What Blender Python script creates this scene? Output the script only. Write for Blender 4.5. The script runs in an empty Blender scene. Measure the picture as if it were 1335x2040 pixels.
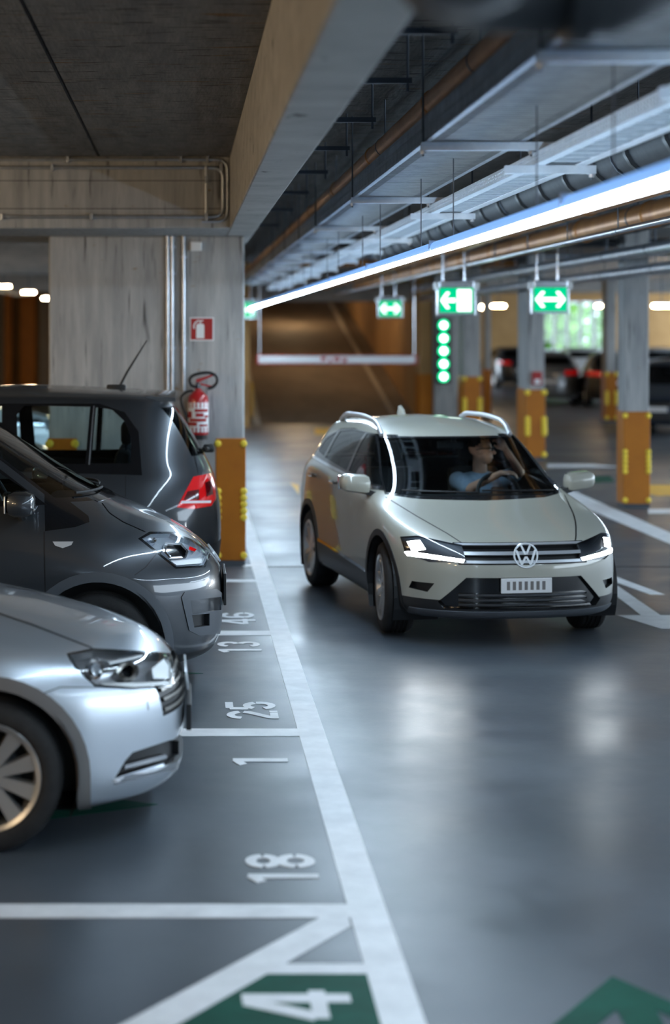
import bpy, bmesh, math, random
import numpy as np
from mathutils import Vector, Matrix
random.seed(7)
SC = bpy.context.scene
COL = SC.collection
# ---------------------------------------------------------------- camera
F_PX, CAM_H, U0, V0 = 3750.0, 2.25, 367.0, 655.0        # focal length in px of the 1335x2040 frame, eye height, vanishing point
cam_d = bpy.data.cameras.new('camera')
cam = bpy.data.objects.new('camera', cam_d); COL.objects.link(cam)
cam.location = (0, 0, CAM_H); cam.rotation_euler = (math.pi/2, 0, 0)
cam_d.sensor_fit = 'VERTICAL'; cam_d.sensor_height = 36.0; cam_d.sensor_width = 36.0*1335/2040
cam_d.lens = F_PX/2040*36.0
cam_d.shift_x = (667.5-U0)/2040; cam_d.shift_y = -(1020-V0)/2040
cam_d.clip_end = 400
cam_d.dof.use_dof = True; cam_d.dof.focus_distance = 11.6; cam_d.dof.aperture_fstop = 1.25; cam_d.dof.aperture_blades = 0
SC.camera = cam
# ---------------------------------------------------------------- world (overcast daylight outside the open sides of the garage)
wd = bpy.data.worlds.new('world'); SC.world = wd; wd.use_nodes = True
bg = wd.node_tree.nodes['Background']; bg.inputs[0].default_value = (0.72, 0.86, 1.0, 1); bg.inputs[1].default_value = 3.4
SC.view_settings.view_transform = 'Standard'; SC.view_settings.look = 'None'; SC.view_settings.gamma = 1.0
SC.view_settings.use_curve_mapping = False
SC.view_settings.exposure = 1.25
try:
    SC.cycles.use_denoising = True; SC.cycles.max_bounces = 8; SC.cycles.diffuse_bounces = 3; SC.cycles.glossy_bounces = 4
    SC.cycles.transparent_max_bounces = 16; SC.cycles.caustics_reflective = False; SC.cycles.caustics_refractive = False
    SC.cycles.sample_clamp_indirect = 6.0
except Exception: pass
LAMP_W = 31.0      # linear lamp diffuser radiance
WARM_W = 35.0      # small warm bulkhead lamps

# ---------------------------------------------------------------- helpers
def P(u, v, Y): return Vector(((u-U0)*Y/F_PX, Y, CAM_H-(v-V0)*Y/F_PX))
def G(u, v): return P(u, v, F_PX*CAM_H/(v-V0))
def ndm(name):
    m = bpy.data.materials.new(name); m.use_nodes = True
    return m, m.node_tree.nodes, m.node_tree.links, m.node_tree.nodes['Principled BSDF']
def mat(name, col, rough=.5, metal=0., coat=0., emit=None, es=0., spec=None, coat_rough=.03):
    m, n, l, b = ndm(name)
    b.inputs['Base Color'].default_value = (*col, 1); b.inputs['Roughness'].default_value = rough; b.inputs['Metallic'].default_value = metal
    b.inputs['Coat Weight'].default_value = coat; b.inputs['Coat Roughness'].default_value = coat_rough
    if spec is not None: b.inputs['Specular IOR Level'].default_value = spec
    if emit: b.inputs['Emission Color'].default_value = (*emit, 1); b.inputs['Emission Strength'].default_value = es
    return m
def noisy(name, cols, scale=(1,1,1), nscale=4., detail=6., rough=.8, bump=.15, bscale=30., metal=0., spots=None, pos=(.3,.7), rough2=None, coat=0.):
    """two-tone noise over object coordinates, optional dark spots, bump"""
    m, n, l, b = ndm(name)
    tc = n.new('ShaderNodeTexCoord'); mp = n.new('ShaderNodeMapping'); mp.inputs['Scale'].default_value = scale
    l.new(tc.outputs['Object'], mp.inputs[0])
    nz = n.new('ShaderNodeTexNoise'); nz.inputs['Scale'].default_value = nscale; nz.inputs['Detail'].default_value = detail; nz.inputs['Roughness'].default_value = .62
    l.new(mp.outputs[0], nz.inputs['Vector'])
    cr = n.new('ShaderNodeValToRGB'); cr.color_ramp.elements[0].position = pos[0]; cr.color_ramp.elements[1].position = pos[1]
    cr.color_ramp.elements[0].color = (*cols[0], 1); cr.color_ramp.elements[1].color = (*cols[1], 1)
    l.new(nz.outputs[0], cr.inputs[0]); out = cr.outputs[0]
    if spots:
        for (scol, ssc, sns, lo, hi) in spots:
            m2 = n.new('ShaderNodeMapping'); m2.inputs['Scale'].default_value = ssc; l.new(tc.outputs['Object'], m2.inputs[0])
            n2 = n.new('ShaderNodeTexNoise'); n2.inputs['Scale'].default_value = sns; n2.inputs['Detail'].default_value = 4; l.new(m2.outputs[0], n2.inputs['Vector'])
            mr = n.new('ShaderNodeMapRange'); mr.inputs[1].default_value = lo; mr.inputs[2].default_value = hi; l.new(n2.outputs[0], mr.inputs[0])
            mx = n.new('ShaderNodeMix'); mx.data_type = 'RGBA'; l.new(mr.outputs[0], mx.inputs[0]); l.new(out, mx.inputs[6]); mx.inputs[7].default_value = (*scol, 1); out = mx.outputs[2]
    l.new(out, b.inputs['Base Color'])
    b.inputs['Roughness'].default_value = rough; b.inputs['Metallic'].default_value = metal; b.inputs['Coat Weight'].default_value = coat
    if rough2 is not None:
        mr = n.new('ShaderNodeMapRange'); mr.inputs[3].default_value = rough; mr.inputs[4].default_value = rough2; mr.inputs[1].default_value = .35; mr.inputs[2].default_value = .65
        l.new(nz.outputs[0], mr.inputs[0]); l.new(mr.outputs[0], b.inputs['Roughness'])
    if bump:
        nb = n.new('ShaderNodeTexNoise'); nb.inputs['Scale'].default_value = bscale; nb.inputs['Detail'].default_value = 5; l.new(mp.outputs[0], nb.inputs['Vector'])
        bp = n.new('ShaderNodeBump'); bp.inputs['Strength'].default_value = bump; bp.inputs['Distance'].default_value = .01
        l.new(nb.outputs[0], bp.inputs['Height']); l.new(bp.outputs[0], b.inputs['Normal'])
    return m
def glass(name, tint=(.75,.85,.85), ior=1.45, alpha=.0, rough=.0):
    m = bpy.data.materials.new(name); m.use_nodes = True; n, l = m.node_tree.nodes, m.node_tree.links
    n.clear(); o = n.new('ShaderNodeOutputMaterial'); t = n.new('ShaderNodeBsdfTransparent'); t.inputs[0].default_value = (*tint, 1)
    g = n.new('ShaderNodeBsdfGlossy'); g.inputs['Roughness'].default_value = rough; fr = n.new('ShaderNodeFresnel'); fr.inputs[0].default_value = ior
    mx = n.new('ShaderNodeMixShader'); l.new(fr.outputs[0], mx.inputs[0]); l.new(t.outputs[0], mx.inputs[1]); l.new(g.outputs[0], mx.inputs[2]); l.new(mx.outputs[0], o.inputs[0])
    return m
def emis(name, col, s):
    m = bpy.data.materials.new(name); m.use_nodes = True; n, l = m.node_tree.nodes, m.node_tree.links
    n.clear(); o = n.new('ShaderNodeOutputMaterial'); e = n.new('ShaderNodeEmission'); e.inputs[0].default_value = (*col, 1); e.inputs[1].default_value = s
    l.new(e.outputs[0], o.inputs[0]); return m

class MB:
    def __init__(s): s.v = []; s.f = []
    def add(s, vs, fs):
        o = len(s.v); s.v += [tuple(p) for p in vs]; s.f += [tuple(i+o for i in q) for q in fs]; return s
    def box(s, x0, x1, y0, y1, z0, z1):
        return s.add([(x0,y0,z0),(x1,y0,z0),(x1,y1,z0),(x0,y1,z0),(x0,y0,z1),(x1,y0,z1),(x1,y1,z1),(x0,y1,z1)],
                     [(3,2,1,0),(4,5,6,7),(0,1,5,4),(1,2,6,5),(2,3,7,6),(3,0,4,7)])
    def bbox(s, x0, x1, y0, y1, z0, z1, b=.01):
        """box with chamfered edges"""
        vs = []; idx = {}
        bm = bmesh.new(); bmesh.ops.create_cube(bm, size=1.0)
        for v in bm.verts: v.co = ((x0+x1)/2+v.co.x*(x1-x0), (y0+y1)/2+v.co.y*(y1-y0), (z0+z1)/2+v.co.z*(z1-z0))
        bmesh.ops.bevel(bm, geom=bm.edges[:], offset=b, segments=2, affect='EDGES', profile=.5)
        return s.bm(bm)
    def bm(s, bm):
        bm.verts.index_update(); s.add([v.co for v in bm.verts], [[v.index for v in f.verts] for f in bm.faces]); bm.free(); return s
    def tube(s, pts, r, n=10, caps=True, closed=False):
        pts = [Vector(p) for p in pts]; N = len(pts); rr = r if hasattr(r, '__len__') else [r]*N
        t0 = (pts[1]-pts[0]).normalized(); up = Vector((0,0,1)) if abs(t0.z) < .9 else Vector((1,0,0)); a = t0.cross(up).normalized(); rings = []
        for i in range(N):
            if closed: t = (pts[(i+1)%N]-pts[i-1]).normalized()
            else: t = (pts[min(i+1,N-1)]-pts[max(i-1,0)]).normalized()
            a = (a - t*a.dot(t)).normalized(); b = t.cross(a)
            rings.append([pts[i]+(a*math.cos(2*math.pi*k/n)+b*math.sin(2*math.pi*k/n))*rr[i] for k in range(n)])
        vs = [p for g in rings for p in g]; fs = []
        for i in range(N if closed else N-1):
            j = (i+1) % N
            for k in range(n): fs.append((i*n+k, i*n+(k+1)%n, j*n+(k+1)%n, j*n+k))
        if caps and not closed: fs += [tuple(range(n))[::-1], tuple((N-1)*n+k for k in range(n))]
        return s.add(vs, fs)
    def lathe(s, prof, c=(0,0,0), axis='z', n=24, close=False):
        vs = []; M = len(prof)
        for k in range(n):
            a = 2*math.pi*k/n
            for (r, h) in prof:
                x, y, z = r*math.cos(a), r*math.sin(a), h
                if axis == 'y': x, y, z = x, z, y
                elif axis == 'x': x, y, z = z, x, y
                vs.append((x+c[0], y+c[1], z+c[2]))
        fs = []
        for k in range(n):
            q = (k+1) % n
            for i in range(M if close else M-1):
                j = (i+1) % M; fs.append((k*M+i, q*M+i, q*M+j, k*M+j))
        return s.add(vs, fs)
    def poly(s, pts, d):
        """polygon (3-D points, planar) extruded by vector d"""
        n = len(pts); pts = [Vector(p) for p in pts]; d = Vector(d)
        return s.add(pts+[p+d for p in pts], [tuple(range(n))[::-1], tuple(range(n, 2*n))]+[(i, (i+1)%n, n+(i+1)%n, n+i) for i in range(n)])
    def sphere(s, c, r, nu=14, nv=9, sc=(1,1,1)):
        bm = bmesh.new(); bmesh.ops.create_uvsphere(bm, u_segments=nu, v_segments=nv, radius=r)
        for v in bm.verts: v.co = (c[0]+v.co.x*sc[0], c[1]+v.co.y*sc[1], c[2]+v.co.z*sc[2])
        return s.bm(bm)
    def mesh(s, name, m, smooth=False, fix=True):
        me = bpy.data.meshes.new(name); me.from_pydata(s.v, [], s.f)
        if fix:
            bm = bmesh.new(); bm.from_mesh(me); bmesh.ops.remove_doubles(bm, verts=bm.verts, dist=1e-6); bmesh.ops.recalc_face_normals(bm, faces=bm.faces); bm.to_mesh(me); bm.free()
        if smooth: 
            me.polygons.foreach_set('use_smooth', [True]*len(me.polygons))
            try: me.set_sharp_from_angle(angle=math.radians(40))
            except Exception: pass
        if m: me.materials.append(m)
        return me
    def obj(s, name, m, parent=None, smooth=False, fix=True, world=True):
        return link(name, s.mesh(name, m, smooth, fix), parent, world)
def link(name, me, parent=None, world=True):
    o = bpy.data.objects.new(name, me); COL.objects.link(o)
    if parent is not None:
        o.parent = parent
        if world: o.matrix_parent_inverse = root_matrix(parent).inverted()
    return o
def root_matrix(o):
    m = Matrix.LocRotScale(o.location, o.rotation_euler, o.scale)
    return root_matrix(o.parent) @ o.matrix_parent_inverse @ m if o.parent else m
def tag(o, label, cat, group=None):
    o['label'] = label; o['category'] = cat
    if group: o['group'] = group
    return o
def struct(o): o['kind'] = 'structure'; return o
def thing(name, label, cat, loc=(0,0,0), rz=0., group=None):
    o = bpy.data.objects.new(name, None); COL.objects.link(o); o.empty_display_size = .1
    o.location = loc; o.rotation_euler = (0, 0, rz); return tag(o, label, cat, group)
def copy_tree(o, parent=None):
    c = o.copy(); COL.objects.link(c)
    if parent is not None: c.parent = parent; c.matrix_parent_inverse = o.matrix_parent_inverse.copy()
    for ch in list(o.children): copy_tree(ch, c)
    return c
def arc(c, r, a0, a1, n): return [(c[0]+r*math.cos(a0+(a1-a0)*i/n), c[1]+r*math.sin(a0+(a1-a0)*i/n)) for i in range(n+1)]
def strip2d(pts, w, closed=False):
    """thick polyline in 2-D -> list of quads"""
    out = []; pts = [Vector(p) for p in pts]; N = len(pts); L = []; R = []
    for i in range(N):
        if closed: t = (pts[(i+1)%N]-pts[i-1])
        else: t = pts[min(i+1,N-1)]-pts[max(i-1,0)]
        t = t.normalized(); nn = Vector((-t.y, t.x)); L.append(pts[i]+nn*w/2); R.append(pts[i]-nn*w/2)
    for i in range(N if closed else N-1):
        j = (i+1) % N; out.append([R[i], R[j], L[j], L[i]])
    return out
# ---------------------------------------------------------------- materials
M = {}
M['conc'] = noisy('board_marked_concrete', ((.30,.305,.31),(.50,.50,.49)), scale=(5,5,.55), nscale=2.2, rough=.85, bump=.35, bscale=9,
                  spots=[((.10,.10,.10),(9,9,.7),2.2,.60,.72),((.30,.22,.12),(2,2,5),2.5,.70,.78)])
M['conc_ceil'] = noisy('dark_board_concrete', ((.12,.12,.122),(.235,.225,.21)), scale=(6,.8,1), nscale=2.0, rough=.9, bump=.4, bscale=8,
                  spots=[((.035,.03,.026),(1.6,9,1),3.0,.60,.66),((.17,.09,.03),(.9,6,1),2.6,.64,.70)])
M['conc_beam'] = noisy('beam_concrete', ((.36,.355,.345),(.52,.51,.49)), scale=(1,1.2,3), nscale=2.4, rough=.85, bump=.25, bscale=9,
                  spots=[((.15,.14,.13),(4,1.2,4),2.4,.66,.76)])
M['floor'] = noisy('epoxy_floor', ((.053,.065,.081),(.076,.090,.109)), scale=(1,1,1), nscale=.9, detail=7, rough=.30, rough2=.44, bump=.06, bscale=60)
M['lane'] = noisy('lane_surface', ((.058,.070,.088),(.082,.096,.115)), nscale=.9, detail=7, rough=.30, rough2=.46, bump=.06, bscale=60)
M['joint'] = mat('joint_filler', (.03,.028,.026), .8)
M['white_paint'] = noisy('white_floor_paint', ((.70,.71,.73),(.86,.87,.89)), nscale=6, rough=.55, bump=.1, bscale=80)
M['green_paint'] = noisy('green_floor_paint', ((.000,.055,.034),(.002,.085,.055)), nscale=5, rough=.6, bump=.05, bscale=80)
M['yellow_paint'] = mat('yellow_floor_paint', (.70,.38,.03), .5)
M['guard'] = noisy('orange_guard_paint', ((.44,.135,.0),(.54,.175,.001)), nscale=3, rough=.55, bump=.0)
M['amber'] = mat('amber_reflector', (1.0,.72,.06), .5)
M['galv'] = noisy('galvanised_steel', ((.55,.60,.68),(.78,.83,.90)), nscale=12, rough=.25, bump=.05, metal=.95)
M['galv_d'] = noisy('dull_galvanised_steel', ((.36,.40,.45),(.58,.62,.68)), nscale=9, rough=.33, bump=.05, metal=.9)
M['rod'] = mat('dark_rod_steel', (.10,.12,.15), .45, .7)
M['copper'] = noisy('copper_pipe', ((.42,.17,.05),(.62,.29,.10)), nscale=3, rough=.38, bump=.05, metal=.6)
M['tray'] = noisy('taupe_tray_steel', ((.17,.165,.16),(.30,.29,.28)), nscale=10, rough=.42, bump=.05, metal=.6)
M['lamp_refl'] = mat('bright_lamp_reflector', (.72,.76,.80), .22, .35)
M['black'] = mat('black_plastic', (.012,.013,.015), .45)
M['blackg'] = mat('gloss_black_plastic', (.008,.009,.011), .12, coat=.6)
M['rubber'] = noisy('tire_rubber', ((.010,.010,.011),(.020,.020,.021)), nscale=20, rough=.75, bump=.2, bscale=50)
M['insul'] = noisy('black_pipe_insulation', ((.008,.010,.014),(.02,.024,.03)), nscale=8, rough=.6, bump=.1)
M['lamp_house'] = mat('lamp_housing', (.42,.55,.75), .35, .3)
M['hidden_fill'] = emis('cool_hidden_fill', (.55,.78,1.0), LAMP_W*.45)
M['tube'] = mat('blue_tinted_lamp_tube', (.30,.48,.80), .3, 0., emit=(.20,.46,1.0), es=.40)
M['zinc'] = noisy('bright_zinc_steel', ((.72,.78,.85),(.88,.92,.97)), nscale=14, rough=.4, bump=.05, metal=.1)
M['grille_alloy'] = mat('satin_grille_alloy', (.55,.58,.62), .38, .6)
M['lamp'] = emis('cool_led_diffuser', (.66,.84,1.0), LAMP_W)
M['warm'] = emis('warm_lamp_glass', (1.0,.72,.42), WARM_W)
M['red'] = mat('red_paint', (.42,.012,.014), .35, coat=.5)
M['signred'] = mat('sign_red', (.38,.014,.012), .45)
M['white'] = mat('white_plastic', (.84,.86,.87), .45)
M['tan'] = noisy('tan_wall_plaster', ((.42,.24,.09),(.55,.33,.14)), nscale=1.2, rough=.85, bump=.1)
M['tanw'] = noisy('pale_wall_plaster', ((.50,.45,.38),(.62,.56,.48)), nscale=1.2, rough=.85, bump=.1)
M['ramp'] = noisy('ramp_concrete', ((.17,.13,.095),(.26,.20,.15)), scale=(1,.4,1), nscale=1.6, rough=.8, bump=.2)
M['exit_green'] = emis('exit_sign_green', (.0,.40,.17), .75)
M['exit_white'] = emis('exit_sign_white', (.85,1.0,.93), 1.1)
M['led_green'] = emis('green_signal_led', (.0,.70,.27), 1.3)
M['led_core'] = emis('green_signal_core', (.80,1.0,.90), 4.)
M['chrome'] = mat('chrome', (.80,.82,.85), .06, 1.)
M['alloy'] = mat('alloy_rim', (.62,.62,.62), .28, .85)
M['alloy_d'] = mat('dark_alloy_rim', (.30,.29,.27), .3, .85)
M['silver'] = mat('silver_car_paint', (.60,.66,.73), .28, .7, coat=1.)
M['grey'] = mat('dark_grey_car_paint', (.055,.062,.072), .30, .55, coat=1.)
M['beige'] = mat('pale_stone_car_paint', (.37,.37,.32), .35, .05, coat=1.)
M['glass'] = glass('car_glass', (.74,.86,.88), 1.5)
M['glass_c'] = glass('clear_windshield_glass', (.88,.95,.96), 1.5)
M['glass_d'] = glass('dark_car_glass', (.20,.25,.27), 1.5)
M['lens'] = glass('headlamp_lens', (.95,.97,1.0), 1.45)
M['lens_red'] = mat('red_tail_lens', (.55,.008,.010), .08, coat=1., emit=(.8,.01,.01), es=.10)
M['lens_dred'] = mat('dark_red_tail_lens', (.10,.004,.006), .1, coat=1.)
M['led'] = emis('headlamp_led', (.90,.96,1.0), 40.)
M['lining'] = mat('dark_car_lining', (.015,.016,.018), .8)
M['seat'] = mat('dark_seat_fabric', (.022,.026,.032), .8)
M['trim'] = mat('grey_plastic_trim', (.075,.085,.10), .45)
M['arch'] = mat('brown_grey_arch_trim', (.16,.15,.145), .5)
M['plate'] = mat('number_plate', (.70,.71,.72), .4)
M['ink'] = mat('black_ink', (.02,.02,.02), .5)
M['skin'] = mat('skin', (.62,.36,.25), .5)
M['shirt'] = noisy('blue_grey_shirt', ((.20,.29,.40),(.28,.38,.50)), nscale=30, rough=.85, bump=.1)
M['hair'] = mat('dark_hair', (.022,.016,.012), .6)
M['leaf'] = noisy('leaf_green', ((.10,.30,.03),(.25,.50,.08)), nscale=6, rough=.7, bump=0)
M['bark'] = mat('bark', (.10,.07,.05), .9)
M['lawn'] = mat('lawn', (.12,.30,.05), .9)

for k_, v_ in (('green_paint',.12),('white_paint',.25)): M[k_].node_tree.nodes['Principled BSDF'].inputs['Specular IOR Level'].default_value = v_
# ---------------------------------------------------------------- shell
YC = G(0, 1127).y                      # front face of the near column
ZB, ZCEIL = 3.13, 3.76                 # beam underside, slab underside
YB = 16.5                              # front face of the cross beam
FAR, NEAR_, XL, XR = 80.3, -12.0, -16.0, 23.0
XLN = G(682,1560).x-.03
floor = struct(MB().box(XL, XLN, NEAR_, FAR, -.2, 0).box(8.0, XR, NEAR_, FAR, -.2, 0).box(XLN, 8.0, 44, FAR, -.2, 0).obj('floor', M['floor']))
def slab(x0, x1, y0, y1): return MB().box(x0, x1, y0, y1, ZCEIL, ZCEIL+.3)
XG = -.748
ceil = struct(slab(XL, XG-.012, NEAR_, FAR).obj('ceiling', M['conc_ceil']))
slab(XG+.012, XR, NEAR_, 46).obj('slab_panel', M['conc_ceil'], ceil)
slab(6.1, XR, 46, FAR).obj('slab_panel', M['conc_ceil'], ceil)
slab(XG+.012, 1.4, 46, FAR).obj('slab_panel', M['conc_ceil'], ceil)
MB().box(XG-.012, XG+.012, NEAR_, FAR, ZCEIL+.03, ZCEIL+.3).obj('slab_joint', M['joint'], ceil)
X1, X2 = P(458, 452, YB).x, P(514, 453, YB).x
bm_l = struct(MB().bbox(X1, X2, NEAR_, 19.6, ZB, ZCEIL, .012).obj('longitudinal_beam', M['conc_beam']))
bm_c = struct(MB().bbox(XL, X1, YB, YC+1.5, ZB, ZCEIL, .012).obj('cross_beam', M['conc']))
for zz in (3.30, 3.545):                                   # formwork board joints on the cross beam face
    MB().box(XL, X1, YB-.0015, YB+.001, zz, zz+.006).obj('board_joint', M['joint'], bm_c)
for (y, m) in ((30.0, 'conc_beam'), (44.0, 'conc_beam')):
    struct(MB().bbox(XL, -.4, y, y+.6, ZB, ZCEIL, .012).obj('cross_beam', M[m]))
for (y, x0) in ((26.0, 7.2), (38.0, 7.2), (50.0, 7.2)):
    struct(MB().bbox(x0, XR, y, y+.5, ZB+.1, ZCEIL, .012).obj('cross_beam', M['conc_beam']))
# far end: header over the ramp, ramp with kerb, side walls, back walls, window
Y0R = G(600, 845).y
struct(MB().bbox(1.0, 6.2, 46.0, 46.5, 2.92, ZCEIL+.3, .01).obj('ramp_header_beam', M['conc_beam']))
XR0, XR1 = 1.63, 5.54
def rz(y): return .15*(y-Y0R)
ramp = struct(MB().poly([(XR0,Y0R,0),(XR0,69,rz(69)),(XR0,69,-.1),(XR0,Y0R,-.1)], (XR1-XR0,0,0)).obj('ramp', M['ramp']))
MB().poly([(5.0,Y0R-.2,0),(5.0,69,rz(69)+.13),(5.0,69,rz(69)-.2),(5.0,Y0R-.2,-.05)], (.1,0,0)).obj('kerb', M['tanw'], ramp)
MB().poly([(1.63,Y0R-.4,0.0),(1.63,69,rz(69)+.16),(1.63,69,rz(69)-.2),(1.63,Y0R-.4,-.05)], (.16,0,0)).obj('kerb', M['tanw'], ramp)
MB().poly([(1.50,Y0R-3.,.30),(1.50,Y0R-3.,1.05),(1.50,Y0R+2,1.05),(1.50,Y0R+2,.30)], (.015,0,0)).obj('warning_stripe', M['yellow_paint'], ramp)
struct(MB().box(XR1, XR1+.35, Y0R, 69, 0, 5.6).obj('wall_ramp_side', M['tan']))
struct(MB().box(1.2, 1.5, Y0R-1.5, 69, 0, 5.6).obj('wall_ramp_far_side', M['tan']))
struct(MB().box(1.2, 6.0, 69, 69.3, 0, 6.2).obj('wall_ramp_end', M['ramp']))
struct(MB().poly([(1.2,46.5,4.0),(1.2,69.3,6.2),(1.2,69.3,6.4),(1.2,46.5,4.2)], (4.8,0,0)).obj('ceiling_ramp', M['ramp']))
WX0, WX1, WZ0, WZ1 = 15.2, 18.0, 1.3, 3.4
YW = 80.0
wb = struct(MB().box(5.6, WX0, YW, YW+.3, 0, ZCEIL).box(WX1, XR, YW, YW+.3, 0, ZCEIL).box(WX0, WX1, YW, YW+.3, 0, WZ0).box(WX0, WX1, YW, YW+.3, WZ1, ZCEIL).obj('wall_back', M['tan']))
win = struct(MB().box(WX0, WX1, YW+.1, YW+.2, WZ0, WZ0+.08).box(WX0, WX1, YW+.1, YW+.2, WZ1-.08, WZ1).obj('window_1', M['galv']))
for k in range(6):
    x = WX0+(WX1-WX0)*k/5; MB().box(x-.07, x+.07, YW+.05, YW+.22, WZ0, WZ1).obj('mullion', M['white'], win)
for k in range(5):
    x = WX0+(WX1-WX0)*k/5; MB().box(x+.07, x+.49, YW+.12, YW+.13, WZ0+.08, WZ1-.08).obj('pane', M['lens'], win)
struct(MB().box(XL, 1.2, 60, 60.3, 0, ZCEIL).obj('wall_back_left', M['tan']))
for k, x in enumerate((-5.9, -5.2, -4.6)):                 # pale pilasters on the left back wall
    struct(MB().box(x, x+.30, 59.8, 60, 0, ZCEIL).obj('wall_pilaster', M['tanw']))
struct(MB().box(XL, XR, NEAR_-.3, NEAR_, 0, ZCEIL).obj('wall_front', M['tanw']))
struct(MB().box(XR-.2, XR, NEAR_, FAR, 0, 1.0).obj('wall_right_parapet', M['conc']))
struct(MB().box(XL-.3, XL, NEAR_, FAR, 0, ZCEIL).obj('wall_left', M['tanw']))

# ---------------------------------------------------------------- floor paint
def paint(name, px, m='white_paint', t=.0015, world=None):
    pts = world or [G(*p) for p in px]
    a = sum((pts[i].x*pts[(i+1)%len(pts)].y-pts[(i+1)%len(pts)].x*pts[i].y) for i in range(len(pts)))
    if a < 0: pts = pts[::-1]
    return MB().poly([(p.x, p.y, .0006) for p in pts], (0,0,t+.0004)).obj(name, M[m], floor)
XA, XB = G(622,1557).x, G(682,1560).x
MB().box(XLN, 8.0, NEAR_, 44, -.2, 0).obj('lane_surface', M['lane'], floor)  # lane tone lighter and bluer than the stalls, partly standing in for glare
def rect(x0, x1, y0, y1): return [Vector((x0,y0,0)), Vector((x1,y0,0)), Vector((x1,y1,0)), Vector((x0,y1,0))]
paint('lane_line', None, world=rect(XA, XB, 2.5, 34), t=.002)
for (va, vb, x0) in ((1829,1802,-5.5),(1467,1452,-5.5),(1266,1257,-5.5),(1160,1155,-5.5),(1129,1125,.55)):
    paint('stall_line', None, world=rect(x0, XA, G(0,va).y, G(0,vb).y))
def ext(a, b, k):                                          # px point pushed on from a to b in the ground plane
    A, B = G(*a), G(*b); return B+(B-A)*k
dl, dr = ext((636,1830),(245,2040),1.2), ext((699,1846),(358,2040),1.6)
paint('hatch_line', None, world=[G(636,1830), G(690,1815), G(699,1846), dr, dl], t=.0022)
paint('stall_line', None, world=[G(560,1921), G(726,1921), G(731,1941), G(527,1941)])
paint('green_stall_field', None, world=[G(528,1941), G(731,1941), Vector((XA,3.4,0)), dr+Vector((.05,0,0))], m='green_paint', t=.0010)
gA = G(1220,1946)
paint('green_arrow_arm', None, world=[gA, ext((1220,1946),(1105,2040),.6), ext((1228,2013),(1195,2040),3.0), G(1228,2013)], m='green_paint')
paint('green_arrow_arm', None, world=[gA, G(1308,2013), ext((1308,2013),(1335,2026),1.5), ext((1220,1946),(1335,1996),.7)], m='green_paint')
paint('green_arrow_stem', None, world=[gA, G(1228,2013), ext((1228,2013),(1243,2040),3), ext((1308,2013),(1322,2040),3), G(1308,2013)], m='green_paint', t=.0012)
paint('green_marker', [(98,1632),(108,1590),(170,1585),(314,1603)], 'green_paint')
paint('green_marker', [(330,1345),(332,1336),(405,1342)], 'green_paint')
paint('lane_stripe', [(1202,1140),(1325,1185),(1296,1185),(1196,1149)])
paint('arrow_shaft', [(1205,1170),(1228,1166),(1316,1226),(1277,1226)], t=.0022)
paint('arrow_head', [(1229,1226),(1318,1253),(1400,1253),(1470,1226)])
paint('right_lane_line', [(1112,972),(1128,972),(1420,1098),(1420,1120),(1100,984)])
paint('stall_line', [(1292,1014),(1292,1023),(1500,1023),(1500,1014)])
paint('stall_line', [(1090,925),(1180,925),(1240,931),(1090,931)])
paint('yellow_marking', [(1290,966),(1292,984),(1310,988),(1420,985),(1420,966)], 'yellow_paint')
paint('yellow_marking', [(578,962),(596,966),(596,986)], 'yellow_paint')
paint('yellow_marking', [(626,853),(660,853),(660,866),(628,866)], 'yellow_paint')
paint('green_marker', [(1165,950),(1215,948),(1225,960),(1170,962)], 'green_paint')
MB().poly([Vector((.6,YC-.12,.0006)), Vector((8,YC-.12,.0006)), Vector((8,YC-.06,.0006)), Vector((.6,YC-.06,.0006))], (0,0,.001)).obj('expansion_joint', M['joint'], floor)
# stencilled stall numbers: glyph box .56 wide, 1 high
SW = .155
def gl(ch):
    w = .56; o = SW/2; A = lambda cx, cy, rx, ry, a0, a1, n=10: [(cx+rx*math.cos(math.radians(a0+(a1-a0)*i/n)), cy+ry*math.sin(math.radians(a0+(a1-a0)*i/n))) for i in range(n+1)]
    c = w/2; rx = c-o
    if ch == '1': return [[(.34,0),(.34,1-.02)], [(.34,.93),(.12,.80)]]
    if ch == '2': return [A(c,.70,rx,.22,175,10,9), [(w-o,.66),(w-o-.03,.55),(.12,.17),(.10,o)], [(.03,o),(.44,o)], [(.47,o),(w,o)]]
    if ch == '3': return [A(c,.73,rx,.19,165,-70,9), A(c,.28,rx,.20,70,-165,9)]
    if ch == '4': return [[(.42,0),(.42,1)], [(.36,.97),(.08,.34)], [(.05,.30),(w,.30)]]
    if ch == '5': return [[(w-.03,1-o),(.10,1-o)], [(o,1-o),(o,.56)], A(c,.33,rx,.25,150,20,7), A(c,.33,rx,.25,12,-160,8)]
    if ch == '6': return [A(c,.66,rx,.26,25,95,6), A(c,.66,rx,.26,105,180,6)+[(o,.30)], A(c,.31,rx,.23,0,172,10), A(c,.31,rx,.23,-8,-176,10)]
    if ch == '8': return [A(c,.74,rx,.18,5,175,9), A(c,.74,rx,.18,-5,-175,9), A(c,.28,rx,.205,5,175,9), A(c,.28,rx,.205,-5,-175,9)]
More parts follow.
